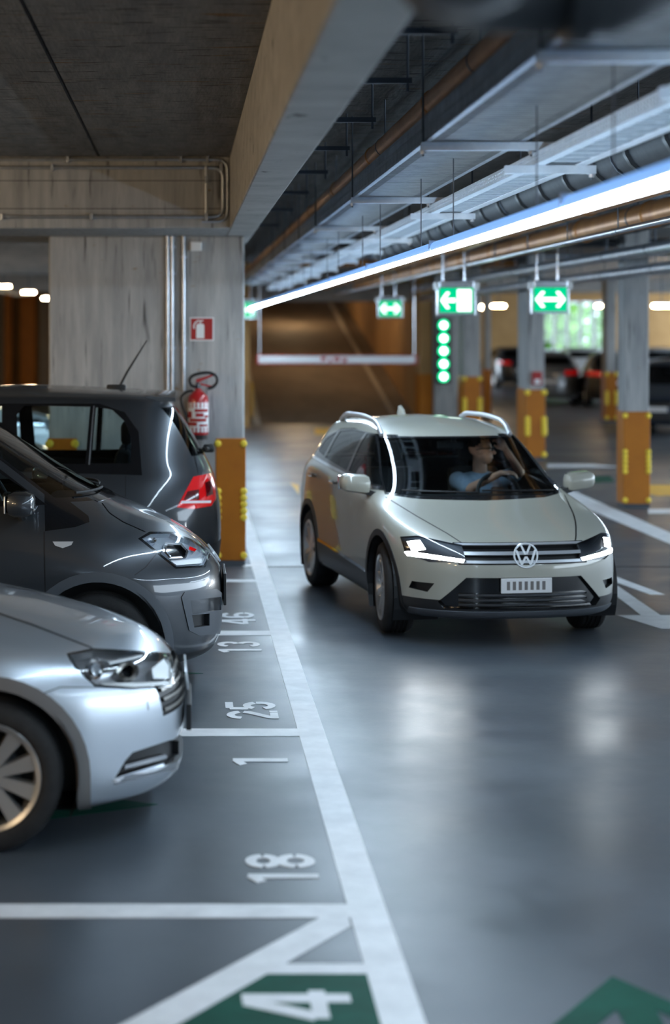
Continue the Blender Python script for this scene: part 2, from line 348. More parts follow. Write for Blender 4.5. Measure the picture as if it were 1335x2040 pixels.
def number(txt, u0, u1, vf, vn):
    vm = (vf+vn)/2; xl, xr = G(u0,vm).x, G(u1,vm).x; yn, yf = G(0,vn).y, G(0,vf).y
    tot = len(txt)*.56+(len(txt)-1)*.10; mb = MB(); k = 0
    for i, ch in enumerate(txt):
        for st in gl(ch):
            for q in strip2d(st, SW):
                pts = [Vector((xr-(p.y)*(xr-xl), yn+(p.x+i*.66)/tot*(yf-yn), .0008)) for p in q]
                a = sum((pts[j].x*pts[(j+1)%4].y-pts[(j+1)%4].x*pts[j].y) for j in range(4))
                k += 1; mb.poly(pts if a > 0 else pts[::-1], (0,0,.0026+.00002*k))
    return mb.obj('stall_number', M['white_paint'], floor)
number('18', 490, 632, 1703, 1764); number('25', 450, 552, 1399, 1433); number('1', 462, 574, 1506, 1529)
number('13', 433, 520, 1279, 1302); number('46', 440, 508, 1221, 1245); number('4', 483, 702, 1975, 2036)

# ---------------------------------------------------------------- columns
refl_me = MB().sphere((0,0,0), 1, 12, 8).mesh('reflector', M['amber'], True)
def reflectors(guard, pts, r=.024):
    for p in pts:
        o = link('reflector', refl_me, guard); o.location = p; o.scale = (r, r*.55, r)
def column(label, x0, x1, y0, y1, guards, zt=ZCEIL, zg=1.21, refl=True, mt='conc', group='yellow-footed concrete columns', rr=.03):
    c = thing('concrete_column', label, 'column', ((x0+x1)/2, (y0+y1)/2, 0), 0, group)
    MB().bbox(x0, x1, y0, y1, 0, zt, .018).obj('shaft', M[mt], c)
    for (gx0, gx1, gy0, gy1) in guards:
        g = MB().bbox(gx0, gx1, gy0, gy1, .05, zg, .008).obj('corner_guard', M['guard'], c)
        MB().box(gx0+.005, gx1-.005, gy0+.005, gy1, 0, .05).obj('rubber_foot', M['trim'], c)
        if refl:
            rr = rr*1.15; zs = [zg-.05]+[.30+.062*k+.16 for k in range(5)]+[.10]
            reflectors(g, [(gx0+.02, gy0-.004, z) for z in zs]+[(gx1-.02, gy0-.004, z) for z in zs], rr)
    return c
cx0, cx1 = P(97,0,YC).x, P(487,0,YC).x
gx = P(430,0,YC).x
column('wide concrete pillar carrying the fire sign, extinguisher and steel conduits', cx0, cx1, YC, YC+1.4,
       [(gx, cx1+.012, YC-.014, YC+.28), (cx0-.012, cx0+.27, YC-.014, YC+.28)], ZB, group=None)
Yd = G(0,1012).y
xd0, xd1 = P(1244,0,Yd).x, P(1293,0,Yd).x
column('slim concrete column at right, nearest of the columns beyond the pale car', xd0, xd1, Yd, Yd+.36, [(xd0-.012, xd1+.012, Yd-.012, Yd+.372)])
def col_at(u0, u1, vg, dep, label):
    Y = (CAM_H-1.21)*F_PX/(vg-V0); a, b = P(u0,0,Y).x, P(u1,0,Y).x
    return column(label, a, b, Y, Y+dep, [(a-.012, b+.012, Y-.012, Y+dep+.012)], rr=.045)
cC = col_at(1050, 1085, 776, .9, 'concrete column behind the driver side of the pale car, red box on it')
cB = col_at(925, 957, 750, .9, 'concrete column farthest back, beside the green signal lights')
col_at(1208, 1228, 741, .5, 'far concrete column half hidden by the nearest slim column')
YP = 43.0
column('plain grey concrete pillar carrying the five green signal lights', P(866,0,YP).x, P(917,0,YP).x, YP, YP+.8, [], group=None)
column('orange lower pillar at the end of the ramp wall', P(838,0,43.2).x, P(861,0,43.2).x, 43.2, 44.2, [(P(838,0,43.2).x-.01, P(861,0,43.2).x+.01, 43.19, 44.2)], refl=False, mt='tan', group=None)
for (u0, u1, Y) in ((40, 70, 58.), (8, 22, 58.)):
    column('far orange column beyond the left parking bay', P(u0,0,Y).x, P(u1,0,Y).x, Y, Y+.5, [], mt='guard', group='orange columns of the left bay')
column('concrete column at far left beside the dark parked car', P(966,0,48).x, P(978,0,48).x, 48, 48.4, [(P(966,0,48).x-.01, P(978,0,48).x+.01, 47.99, 48.41)], refl=False)

# ---------------------------------------------------------------- fittings on the wide pillar and cross beam
def conduit(label, pts, r, clamps=(), m='galv_d', group='steel conduits on the pillar'):
    t = thing('conduit', label, 'conduit', Vector(pts[0]), 0, group)
    MB().tube(pts, r, 10).obj('pipe', M[m], t, True)
    for c in clamps:
        c = Vector(c); MB().tube([c-Vector((0,0,.012)), c+Vector((0,0,.012))], r*1.35, 10).box(c.x-r*2.1, c.x+r*2.1, c.y+r*.6, c.y+r*1.1, c.z-.014, c.z+.014).obj('clamp', M['galv_d'], t)
    return t
yp = YC-.022
def pc(u, v, y): return P(u, v, y)
for (u, vb, lab) in ((334, 800, 'left of the paired steel conduits running down the pillar'), (343, 800, 'right of the paired steel conduits running down the pillar'), (366, 778, 'single steel conduit on the pillar beside the fire sign')):
    a, b = pc(u, 470, yp), pc(u, vb, yp); a.z = ZB
    conduit(lab, [a, b], .017, [pc(u, v, yp) for v in ((492, 545, 693) if u < 350 else (512, 693))])
def bent(pxs, y, r=.10):
    pts = [P(u, v, y) for u, v in pxs]; out = [pts[0]]
    for i in range(1, len(pts)-1):
        a, b, c = pts[i-1], pts[i], pts[i+1]; p = b+(a-b).normalized()*r; q = b+(c-b).normalized()*r
        for k in range(7): t = k/6; out.append(p*(1-t)**2+b*2*t*(1-t)+q*t*t)
    return out+[pts[-1]]
yb = YB-.02
def hconduit(label, pxs, y, r, cl):
    t = thing('conduit', label, 'conduit', P(*pxs[0], y), 0, 'conduits looping across the cross beam')
    MB().tube(bent(pxs, y), r, 10).obj('pipe', M['galv_d'], t, True)
    for (u, v) in cl:
        c = P(u, v, y); MB().box(c.x-.012, c.x+.012, c.y-.02, c.y+.02, c.z-.03, c.z+.03).obj('clamp', M['galv'], t)
hconduit('upper steel conduit under the ceiling bending down at the beam corner', [(-400,318),(453,318),(453,441),(402,441)], yb, .013, [(135,318),(360,318),(413,318)])
hconduit('lower steel conduit looping round on the cross beam', [(-400,334),(444,334),(444,432),(-400,432)], yb-.01, .014, [(104,334),(440,334),(182,432),(3,432)])
hconduit('short upright conduit joining the looped conduits', [(411,330),(411,380),(411,440)], yb-.03, .013, [(411,358),(411,432)])
t = thing('junction_box', 'small white junction box high on the pillar', 'junction box', P(390,500,YC-.02))
a, b = P(379,482,YC), P(402,500,YC); MB().bbox(a.x, b.x, YC-.05, YC-.001, b.z, a.z, .006).obj('case', M['white'], t); MB().bbox(a.x+.01, b.x-.01, YC-.056, YC-.049, b.z+.01, a.z-.01, .002).obj('lid', M['white'], t)
# fire-extinguisher sign
t = thing('fire_sign', 'red fire extinguisher sign with white border on the pillar', 'sign', P(402,679,YC-.01))
a, b = P(378,632,YC), P(426,679,YC); ys = YC-.002
MB().box(a.x, b.x, ys-.006, ys, b.z, a.z).obj('backing', M['white'], t)
k = .011; MB().box(a.x+k, b.x-k, ys-.008, ys-.006, b.z+k, a.z-k).obj('red_field', M['signred'], t)
def spx(pts, y, off, d=.002): return MB().poly([P(u, v, y)+Vector((0, off, 0)) for u, v in pts], (0, d, 0))
mb = spx([(391,649),(393,645),(405,645),(407,649),(407,674),(391,674)], YC, -.0125); mb.f += []
for q in strip2d([(399,645),(399,639),(394,639),(389,643),(386,649),(387,655)], 2.6): mb.poly([P(p.x, p.y, YC)+Vector((0,-.0125,0)) for p in q], (0,.002,0))
for q in strip2d([(398,641),(405,638)], 2.4): mb.poly([P(p.x, p.y, YC)+Vector((0,-.0126,0)) for p in q], (0,.002,0))
mb.obj('pictogram', M['white'], t)
# fire extinguisher
e0 = P(395, 872, YC-.13); H0 = P(395,778,YC-.13).z-e0.z; R = .098
t = thing('fire_extinguisher', 'red fire extinguisher with black hose hung on the pillar', 'fire extinguisher', e0)
c = (e0.x, e0.y, e0.z)
MB().lathe([(0,-.015),(R*.86,-.015),(R*.9,.03),(R*.9,.035)], c, n=28).obj('base_ring', M['black'], t, True)
MB().lathe([(0,.03),(R*.96,.03),(R,.05),(R,H0-.10),(R*.9,H0-.05),(R*.55,H0-.015),(.03,H0),(.03,H0+.02),(0,H0+.02)], c, n=32).obj('cylinder', M['red'], t, True)
def band(z0, z1, a0, a1, m, name, rr=1.012):
    n = 16; vs = []; fs = []
    for i in range(n+1):
        a = math.radians(a0+(a1-a0)*i/n)
        for z in (z0, z1): vs.append((c[0]+R*rr*math.cos(a), c[1]+R*rr*math.sin(a), c[2]+z))
    for i in range(n): fs.append((2*i, 2*i+2, 2*i+3, 2*i+1))
    return MB().add(vs, fs).obj(name, M[m], t, fix=False)
band(H0-.16, H0-.11, 0, 360, 'white', 'upper_band'); band(.055, .10, 0, 360, 'white', 'lower_band')
lab = band(.10, H0-.16, 175, 365, 'white', 'label'); lab['label'] = 'white instruction label'
for (z0, z1, a0, a1) in ((.115,.15,200,262),(.11,.13,275,330),(.155,.185,215,320),(.19,.25,195,232),(.20,.235,255,300),(.245,.275,250,335),(.19,.215,305,340)):
    band(z0, min(z1, H0-.165), a0, a1, 'signred', 'label_print', 1.02)
zt = H0+.02
MB().lathe([(.022,zt-.01),(.03,zt+.01),(.024,zt+.05),(.03,zt+.06),(0,zt+.06)], c, n=14).obj('valve', M['chrome'], t, True)
MB().poly([(c[0]-.02,c[1]-.012,c[2]+zt+.05),(c[0]+.17,c[1]-.012,c[2]+zt+.13),(c[0]+.17,c[1]-.012,c[2]+zt+.145),(c[0]-.02,c[1]-.012,c[2]+zt+.085)], (0,.024,0)).obj('upper_lever', M['red'], t)
MB().poly([(c[0]-.02,c[1]-.012,c[2]+zt+.04),(c[0]+.15,c[1]-.012,c[2]+zt+.005),(c[0]+.15,c[1]-.012,c[2]+zt+.02),(c[0]-.02,c[1]-.012,c[2]+zt+.06)], (0,.024,0)).obj('lower_lever', M['red'], t)
hp = [P(u, v, YC-.15) for u, v in ((392,771),(382,768),(378,757),(385,748),(402,743),(420,743),(431,750),(432,762),(424,771),(414,774))]
def smooth_path(pts, n=6):
    out = []
    for i in range(len(pts)-1):
        p0, p1, p2, p3 = pts[max(i-1,0)], pts[i], pts[i+1], pts[min(i+2,len(pts)-1)]
        for k in range(n):
            s = k/n; out.append(.5*((2*p1)+(p2-p0)*s+(2*p0-5*p1+4*p2-p3)*s*s+(3*p1-p0-3*p2+p3)*s**3))
    return out+[pts[-1]]
MB().tube(smooth_path(hp), .015, 10).obj('hose', M['black'], t, True)
hp = [P(u, v, YC-.14) for u, v in ((385,778),(372,781),(361,792),(364,812),(372,830),(374,852))]
MB().tube(smooth_path(hp), [.013]*20+[.013+.0015*k for k in range(len(smooth_path(hp))-20)], 10).obj('nozzle_hose', M['black'], t, True)
MB().box(c[0]-.03, c[0]+.03, c[1]+.09, YC, c[2]+.25, c[2]+.42).obj('wall_bracket', M['galv_d'], t)
# ---------------------------------------------------------------- linear lamp row over the lane
ZT = CAM_H+.89; XT = 1.203
XLMP, ZLMP = 1.469, CAM_H+.47
SEG = 3.83
def diff_me():
    mb = MB(); n = 14; L = SEG-.02; vs = []; fs = []
    for k in range(n+1):
        a = math.radians(203+140*k/n)
        for y in (0, L): vs.append((.036*math.cos(a), y, .036*math.sin(a)))
    for k in range(n): fs.append((2*k, 2*k+1, 2*k+3, 2*k+2))
    fs += [tuple(range(0, 2*n+2, 2)), tuple(range(1, 2*n+2, 2))[::-1]]
    return mb.add(vs, fs).mesh('diffuser', M['lamp'], True)
def house_me():
    mb = MB(); n = 14; L = SEG-.02; vs = []; fs = []
    for k in range(n+1):
        a = math.radians(-17+220*k/n)
        for y in (0, L): vs.append((.038*math.cos(a), y, .038*math.sin(a)))
    for k in range(n): fs.append((2*k, 2*k+1, 2*k+3, 2*k+2))
    fs += [tuple(range(0, 2*n+2, 2)), tuple(range(1, 2*n+2, 2))[::-1], (0, 1, 2*n+1, 2*n)]
    return mb.add(vs, fs).mesh('housing', M['tube'], True)
D_ME, H_ME = diff_me(), house_me()
vs = [(.041*math.cos(math.radians(a)), y, .041*math.sin(math.radians(a))) for a in (-8,8,22,36,50) for y in (.02, SEG-.04)]
U_ME = MB().add(vs, [(2*k, 2*k+1, 2*k+3, 2*k+2) for k in range(4)]).mesh('hidden_fill_strip', M['hidden_fill'], True)  # added glowing strip, turned away from the camera, lights trays and pipes
CLIP_ME = MB().box(-.043, .043, -.012, .012, -.004, .044).mesh('joint_clip', M['galv'])
WIRE_ME = MB().tube([(0,0,0),(0,0,1)], .0035, 6).mesh('hanging_wire', M['rod'])
def lamp(x, y, z, label, group):
    t = thing('linear_lamp', label, 'lamp', (x, y, z), 0, group)
    for nm, me in (('housing', H_ME), ('diffuser', D_ME), ('hidden_fill_strip', U_ME), ('joint_clip', CLIP_ME)): link(nm, me, t, False)
    for yy in (.7, SEG-.7):
        w = link('hanging_wire', WIRE_ME, t, False); w.location = (0, yy, .04); w.scale = (1, 1, (ZCEIL if x > 2 else ZT+.04)-z-.04)
ys = 7.14-SEG*4
names = ['nearest lamp of the long LED line, above the bottom edge of the dark pipe']
for k in range(13):
    y = ys+SEG*k
    lab = 'white LED tube of the lamp line, behind the viewpoint'
    if y > 12: lab = ('fourth','fifth','sixth','seventh','eighth','ninth','farthest')[k-7]+' white LED tube of the long lamp line, counted from the right frame edge'
    if abs(y-3.31) < .1: lab = 'nearest white LED tube of the lamp line, running out of the frame at right'
    if abs(y-7.14) < .1: lab = 'white LED tube of the lamp line, second from the right frame edge'
    if abs(y-10.97) < .1: lab = 'white LED tube of the lamp line passing above the pale car'
    lamp(XLMP, y, ZLMP, lab, 'LED tubes of the long lamp line')
for k in range(9): lamp(14., 13+SEG*k, ZLMP+.1, 'unseen white LED tube added over the far right aisle', 'added LED tubes of the far right aisle')  # added row out of view, throws cool light on the far right floor
for k in range(10): lamp(8.6, -8+SEG*k, ZLMP+.1, 'unseen white LED tube added over the right-hand aisle', 'added LED tubes of the right aisle')  # added row, kept out of view, lights the cars from the right

# ---------------------------------------------------------------- warm bulkhead lamps
WL_ME = MB().bbox(-.24, .24, -.07, .07, -.09, 0, .035).mesh('glass_cover', M['warm'], True)
WB_ME = MB().bbox(-.22, .22, -.06, .06, 0, .05, .01).mesh('base_plate', M['galv'])
def bulkhead(p, label, sc=1., group='warm bulkhead lamps'):
    t = thing('bulkhead_lamp', label, 'lamp', p, 0, group); t.scale = (sc, sc, sc)
    link('glass_cover', WL_ME, t, False); link('base_plate', WB_ME, t, False)
    MB().tube([(0,0,.05),(0,0,(ZCEIL-p.z)/sc if p.y < 46 or p.x > 6 else (4.0+(p.y-46.5)*.0965-p.z)/sc)], .012, 6).obj('hanger_rod', M['rod'], t, world=False)
for (u, v, Y, s, lab) in ((718,596,49.,.6,'warm round lamp glowing over the ramp'),(993,607,52.,.8,'warm lamp between the two green exit signs, above the dark parked car'),
        (1200,607,50.,.75,'warm lamp in front of the bright window'),(1318,606,36.,.75,'warm lamp at the right frame edge'),
        (8,568,33.,.5,'leftmost warm lamp beyond the left bay'),(57,580,36.,.55,'second warm lamp in the gap left of the pillar'),(97,592,40.,.6,'warm lamp half hidden by the left edge of the pillar')):
    bulkhead(P(u, v, Y), lab, s)
for k, (x, y) in enumerate(((-6.,-4),(-6.,1),(-6.,6),(-6,11),(-6.,15),(-5.5,24),(-9.,34),(-9,48),(-2,52), (9,57),(3.4,52.),(3.4,60.))):  # added lamps, mostly out of view, warming the beam face, bays and ramp
    bulkhead(Vector((x, y, 2.95 if y < 47 or x > 6 or x < 0 else 3.6)), 'warm lamp added over the side bays and ramp', 2.2 if x == -6 else 1.1 if x > 0 else 1.2, 'added warm lamps over side bays and ramp')

# ---------------------------------------------------------------- cable trays
def tray(label, x0, x1, z, y0, y1, hgt, ladder, m, pitch):
    t = thing('cable_tray', label, 'cable tray', ((x0+x1)/2, y0, z), 0, 'cable trays over the lane')
    for x, sgn in ((x0, 1), (x1, -1)):
        mb = MB(); th = .004
        for (za, zb) in ((0,.016),(hgt*.42,hgt*.58),(hgt-.016,hgt)): mb.box(x-th/2, x+th/2, y0, y1, z+za, z+zb)
        mb.box(min(x, x+sgn*(.055 if ladder else .03)), max(x, x+sgn*(.055 if ladder else .03)), y0, y1, z, z+.004)
        y = y0
        while y < y1:
            mb.box(x-th/2, x+th/2, y, y+pitch*.38, z, z+hgt); y += pitch
        mb.obj('side_rail', M['galv_d' if m == 'tray' else m], t, fix=False)
    if ladder:
        rm = MB().box(x0+.003, x1-.003, 0, .035, .004, .022).mesh('rung', M[m]); n = int((y1-y0)/ladder)
        for i in range(min(n, 290)):
            o = link('rung', rm, t, True); o.location = (0, y0+i*ladder, z)
    else:
        mb = MB(); y = y0; xm0, xm1 = x0+.085, x1-.085
        vs = []; fs = []; k = 0
        while y < y1:                                       # floor of pressed slats with open slots between
            mb.box(xm0, xm1, y, y+.052, z, z+.006); y += .074
        o = mb.obj('floor_slats', M[m], t, fix=False); o['kind'] = 'stuff'
        mb = MB(); y = y0                                   # slotted edge strips
        for (xa, xb) in ((x0+.03, xm0), (xm1, x1-.03)):
            y = y0
            while y < y1: mb.box(xa, xb, y, y+pitch*.45, z, z+.003); y += pitch
        o = mb.obj('slotted_strip', M[m], t, fix=False); o['kind'] = 'stuff'
    return t
ZT = CAM_H+.89; XT = 1.203
tray('wide perforated steel cable tray with ribbed floor', XT, XT+.50, ZT+.045, 3.6, 40, .13, 0, 'tray', .045)
tray('narrow bright ladder cable tray beside the LED line', XT+.56, XT+.83, ZT-.0635, 3.6, 40, .06, .22, 'zinc', .05)
tray('upper dark cable tray above the ladder tray', XT+.57, XT+.83, ZT+.26, 5.0, 40, .06, .30, 'rod', .06)
def cable(pts, r, m, label, group='cables lying in the trays'):
    tag(MB().tube(pts, r, 8).obj('cable', M[m], None, True), label, 'cable', group)
for k in range(5):
    x = XT+.60+.045*k; cable([(x+.006*math.sin(y*.9+k), y, ZT-.02+.006*math.sin(1.7*y+2*k)) for y in np.arange(3.8, 39, .8)], .009+.002*(k%3), 'black' if k%2 else 'trim', 'cable lying along the ladder tray', 'cables lying in the ladder tray')
for k in range(4):
    x = XT+.12+.08*k; cable([(x+.01*math.sin(y*.7+k), y, ZT+.072) for y in np.arange(3.8, 39, .8)], .014, 'black', 'dark cable lying along the wide tray', 'cables lying in the wide tray')
# strut channels on threaded rods
def channel(mb, x0, x1, y, z, w=.041):
    th = .003
    return mb.box(x0, x1, y-w/2, y-w/2+th, z, z+w).box(x0, x1, y+w/2-th, y+w/2, z, z+w).box(x0, x1, y-w/2+th, y+w/2-th, z, z+th)
def strut(y, x0, x1, z, rods, label):
    t = thing('strut_hanger', label, 'bracket', (x0, y, z), 0, 'strut hangers under the cable trays')
    channel(MB(), x0, x1, y, z).obj('channel', M['zinc'], t)
    for x in rods:
        MB().tube([(x, y, z-.03), (x, y, ZCEIL)], .0055, 8).obj('threaded_rod', M['rod'], t)
        MB().tube([(x, y, z-.018), (x, y, z-.003)], .014, 6).box(x-.018, x+.018, y-.018, y+.018, z-.003, z).obj('nut', M['galv_d'], t)
SY = [6.3, 9.4, 13.35, 17.1, 19.6, 22.4, 25.4, 28.6, 32., 36.]
for i, y in enumerate(SY):
    d = ('nearest','second','third','fourth','fifth','sixth','seventh','eighth','ninth','farthest')[i]+' steel strut channel from the camera,'
    strut(y, XT-.02, XT+.95, ZT, [XT-.01, XT+.53], d+' carrying the wide cable tray')
    strut(y+.13, XT+.42, XT+.88, ZT-.105, [XT+.86], d+' carrying the ladder tray')
for (v, u0, u1) in ((208,718,815),(178,718,832),(250,688,762),(290,645,715)):       # drop frames above the copper pipe
    pass
for k, y in enumerate((8.0, 9.6, 11.4, 13.2, 15.2, 17.5, 20., 23.)):
    t = thing('drop_frame', ('nearest','second','third','fourth','fifth','sixth','seventh','farthest')[k]+' thin steel drop frame hanging beside the concrete beam', 'bracket', (X2+.05, y, ZCEIL), 0, 'drop frames between beam and copper pipe')
    xa, xb, z = X2+.10, 1.16, 3.50
    channel(MB(), xa, xb, y, z, .03).obj('cross_bar', M['rod'], t)
    for x in (xa+.02, xb-.02): MB().tube([(x, y, z-.04), (x, y, ZCEIL)], .007, 8).obj('rod', M['rod'], t)
# pipes running along the lane
def pipe(label, x, z, r, m, y0=3.0, y1=42., ring=0, ring_m=None, hang=4.0, group='service pipes under the slab', n=18):
    t = thing('service_pipe', label, 'pipe', (x, y0, z), 0, group)
    MB().tube([(x, y0, z), (x, y1, z)], r, n).obj('pipe', M[m], t, True)
    if ring:
        rm = MB().lathe([(r,-.035),(r*1.12,-.03),(r*1.12,.03),(r,.035)], (0,0,0), 'y', n).mesh('coupling', M[ring_m or m], True)
        y = y0+.8
        while y < y1: o = link('coupling', rm, t); o.location = (x, y, z); y += ring
    if hang:
        hm = MB().tube([(0,0,r),(0,0,ZCEIL-z)], .006, 6).lathe([(r*1.02,-.012),(r*1.06,-.012),(r*1.06,.012),(r*1.02,.012)], (0,0,0), 'y', 16).mesh('pipe_clamp', M['rod'])
        y = y0+1.4
        while y < y1: o = link('pipe_clamp', hm, t); o.location = (x, y, z); y += hang
    return t
pipe('copper coloured pipe beside the beam, left of the cable trays', 1.323, 3.45, .062, 'copper', ring=3.1)
pipe('large copper coloured pipe at right with couplings', 3.88, 3.2, .105, 'copper', ring=2.6, y0=-6, hang=2.3)
pipe('second copper coloured pipe behind the LED line', 3.14, 3.217, .085, 'copper', ring=3.3, y0=-6)
pipe('thin grey conduit below the large copper pipe', 3.32, 3.0, .022, 'galv', y0=-6, ring=2.2, hang=1.9)
pipe('upper grey insulated pipe at right', 5.1, 3.12, .07, 'galv_d', y0=-6, ring=3., hang=2.1)
pipe('lower grey insulated pipe at right', 5.36, 2.93, .065, 'galv_d', y0=-6, y1=42.5, ring=3.2, hang=2.6)
pipe('grey pipe above the slim columns at right', 6.62, 3.05, .05, 'galv_d', y0=-6)
pipe('thick black ribbed duct behind the LED line', 2.75, 3.33, .17, 'insul', y0=-6, y1=26, ring=.9, ring_m='black')
pipe('dark flat duct line above the exit signs', 4.64, 3.36, .12, 'insul', y0=-6, y1=40)
for k, (y, x0, x1, z, r, m) in enumerate(((30.,2.2,8.5,3.62,.07,'insul'),(24.,2.6,8.,3.58,.03,'galv'),(35.,1.8,9.,3.60,.05,'galv_d'),(19.,3.6,9.,3.60,.03,'galv'),(39.2,2.0,9.5,3.62,.08,'copper'))):
    t = thing('cross_pipe', ['black pipe crossing over behind the exit signs','thin steel pipe crossing above the exit signs','grey pipe crossing near the ramp','thin steel pipe crossing at upper right','copper coloured pipe crossing before the ramp'][k], 'pipe', (x0, y, z), 0, 'cross pipes')
    MB().tube([(x0,y,z),(x1,y,z)], r, 14).obj('pipe', M[m], t, True)
    for x in (x0+1., (x0+x1)/2, x1-1.): MB().tube([(x,y,z),(x,y,ZCEIL)], .008, 6).obj('hanger_rod', M['rod'], t)
# cable tray with conduits seen in the left gap
tl = tray('cable tray in the bay left of the pillar', -3.9, -3.6, 3.0, 24, 44, .06, .3, 'galv', .08)
# black pipe with an elbow close to the camera, at the top edge
t = thing('black_duct_pipe', 'thick black pipe with elbow crossing the top edge, out of focus', 'pipe', (.52, 3.85, 2.98))
yy, zz, r = 3.85, 2.98, .13
MB().tube([(.52,1.2,zz),(.52,yy-.25,zz),(.54,yy-.12,zz),(.60,yy-.04,zz),(.72,yy,zz),(.86,yy,zz),(.94,yy,zz+.03),(.99,yy,zz+.12),(1.0,yy,zz+.25),(1.0,yy,ZCEIL)], r, 20).obj('pipe', M['insul'], t, True)
MB().lathe([(r,-.03),(r*1.2,-.025),(r*1.2,.025),(r,.03)], (.52,yy-.40,zz), 'y', 20).obj('flange', M['trim'], t, True)
MB().lathe([(r,-.03),(r*1.14,-.025),(r*1.14,.025),(r,.03)], (.80,yy,zz), 'x', 20).obj('collar', M['insul'], t, True)

# ---------------------------------------------------------------- exit signs
def exit_sign(u0, u1, v0, v1, Y, kind, label, rods=True):
    a, b = P(u0, v0, Y), P(u1, v1, Y); w = b.x-a.x; h = a.z-b.z
    t = thing('exit_sign', label, 'sign', ((a.x+b.x)/2, Y, b.z))
    MB().bbox(a.x-.03, b.x+.03, Y+.004, Y+.05, b.z-.03, a.z, .006).obj('frame', M['galv'], t)
    MB().bbox(a.x-.01, b.x+.01, Y-.03, Y+.09, a.z, a.z+.085, .012).obj('housing', M['galv'], t)
    for x in (a.x-.035, b.x+.035): MB().bbox(x-.03, x+.03, Y-.02, Y+.05, a.z-.02, a.z+.07, .012).obj('end_cap', M['white'], t)
    MB().box(a.x, b.x, Y-.004, Y+.004, b.z, a.z).obj('green_panel', M['exit_green'], t)
    q = lambda pts: [Vector((a.x+p[0]*w, Y-.008, b.z+p[1]*h)) for p in pts]
    mb = MB()
    def arrow(x0, x1, sgn):
        xs = lambda s: x0+(x1-x0)*s if sgn < 0 else x1-(x1-x0)*s
        mb.poly(q([(xs(.15),.42),(xs(1),.42),(xs(1),.58),(xs(.15),.58)]), (0,.003,0))
        for z in (1, -1):
            mb.poly(q([(xs(.0),.50),(xs(.26),.50),(xs(.62),.5+z*.30),(xs(.54),.5+z*.34),(xs(.40),.5+z*.34)]), (0,.003,0))
    if kind == 'man':
        arrow(.02, .47, -1); mb.obj('arrow', M['exit_white'], t); mb = MB()
        mb.poly(q([(.52,.06),(.94,.06),(.94,.94),(.52,.94)]), (0,.003,0)); mb.obj('door_pictogram', M['exit_white'], t); mb = MB()
        for st, wd in (([(.66,.72),(.73,.56),(.76,.40),(.84,.24)], .035), ([(.74,.46),(.66,.30),(.58,.26)], .03), ([(.54,.62),(.62,.64),(.68,.70),(.80,.58)], .025)):
            for s in strip2d(st, wd): mb.poly([Vector((p.x, p.y-.002, p.z)) for p in q(s)], (0,.002,0))
        mb.obj('running_figure', M['exit_green'], t)
    else:
        arrow(.03, .52, -1); arrow(.48, .97, 1); mb.obj('double_arrow', M['exit_white'], t)
    if rods:
        for x in (a.x+.04, b.x-.10): MB().tube([(x, Y+.03, a.z+.08), (x, Y+.03, ZCEIL)], .011, 8).obj('hanger_rod', M['galv'], t)
exit_sign(876, 943, 574, 623, 22., 'man', 'green exit sign with left arrow and running figure in a doorway')
exit_sign(1064, 1129, 573, 620, 22., 'both', 'green sign with double arrow at right, hung between the columns')
exit_sign(756, 799, 600, 630, 33., 'both', 'smaller green double arrow sign near the ramp')
exit_sign(478, 508, 603, 632, 42.3, 'both', 'pale green sign half hidden behind the wide pillar')
# five green signal lights
t = thing('signal_light_strip', 'vertical strip of five glowing green signal lights on the grey pillar', 'signal light', P(883, 765, YP-.1))
a, b = P(868, 634, YP), P(898, 764, YP)
MB().bbox(a.x, b.x, YP-.07, YP-.001, b.z, a.z, .01).obj('back_box', M['black'], t)
lm = MB().lathe([(0,-.012),(.06,-.010),(.118,0),(.118,.03)], (0,0,0), 'y', 22).mesh('green_light', M['led_green'], True)
lc = MB().lathe([(0,-.02),(.055,-.018),(.068,-.008)], (0,0,0), 'y', 20).mesh('light_core', M['led_core'], True)
for v in (648, 674, 699, 725, 750):
    p = P(883, v, YP); o = link('green_light', lm, t); o.location = (p.x, YP-.09, p.z); link('light_core', lc, o, False)
# hanging height-limit bar in front of the ramp
YH = 38.0; a, b = P(512, 707, YH), P(830, 726, YH); r = (a.z-b.z)/2; zc = (a.z+b.z)/2
t = thing('height_limit_bar', 'white height limit bar with red edges hung before the ramp', 'barrier', (a.x, YH, zc))
MB().bbox(a.x+.02, b.x-.02, YH-.04, YH+.04, zc-r*.84, zc+r*.84, .03).obj('white_tube', M['white'], t)
for s in (-1, 1): MB().bbox(a.x, b.x, YH-.042, YH+.042, zc+s*r*.92-r*.09, zc+s*r*.92+r*.09, .006).obj('red_edge', M['red'], t)
for x in (a.x+.01, b.x-.01): MB().bbox(x-.02, x+.02, YH-.042, YH+.042, zc-r, zc+r, .006).obj('red_end', M['red'], t)
for (dx, w_, dz_) in ((-.26,.10,.2),(-.10,.05,-.15),(.0,.12,.1),(.17,.09,-.1)):   # the faded red print, unreadable at this distance
    xm = (a.x+b.x)/2-.06+dx; MB().box(xm, xm+w_, YH-.0425, YH-.039, zc+(dz_-.38)*r, zc+(dz_+.38)*r).obj('red_print', M['red'], t)
for x in (a.x+.05, b.x-.05): MB().tube([(x, YH, zc+r), (x, YH, ZCEIL)], .008, 6).obj('hanging_chain', M['galv'], t)
# red call box on the column behind the pale car
p = P(1070, 752, cC.location.y-.5); t = thing('red_call_box', 'small red box on the column behind the pale car', 'alarm box', p)
MB().bbox(p.x-.08, p.x+.08, p.y-.02, p.y+.08, p.z-.13, p.z+.10, .01).obj('case', M['red'], t); MB().bbox(p.x-.05, p.x+.05, p.y-.03, p.y-.015, p.z-.11, p.z-.03, .005).obj('front_plate', M['white'], t)
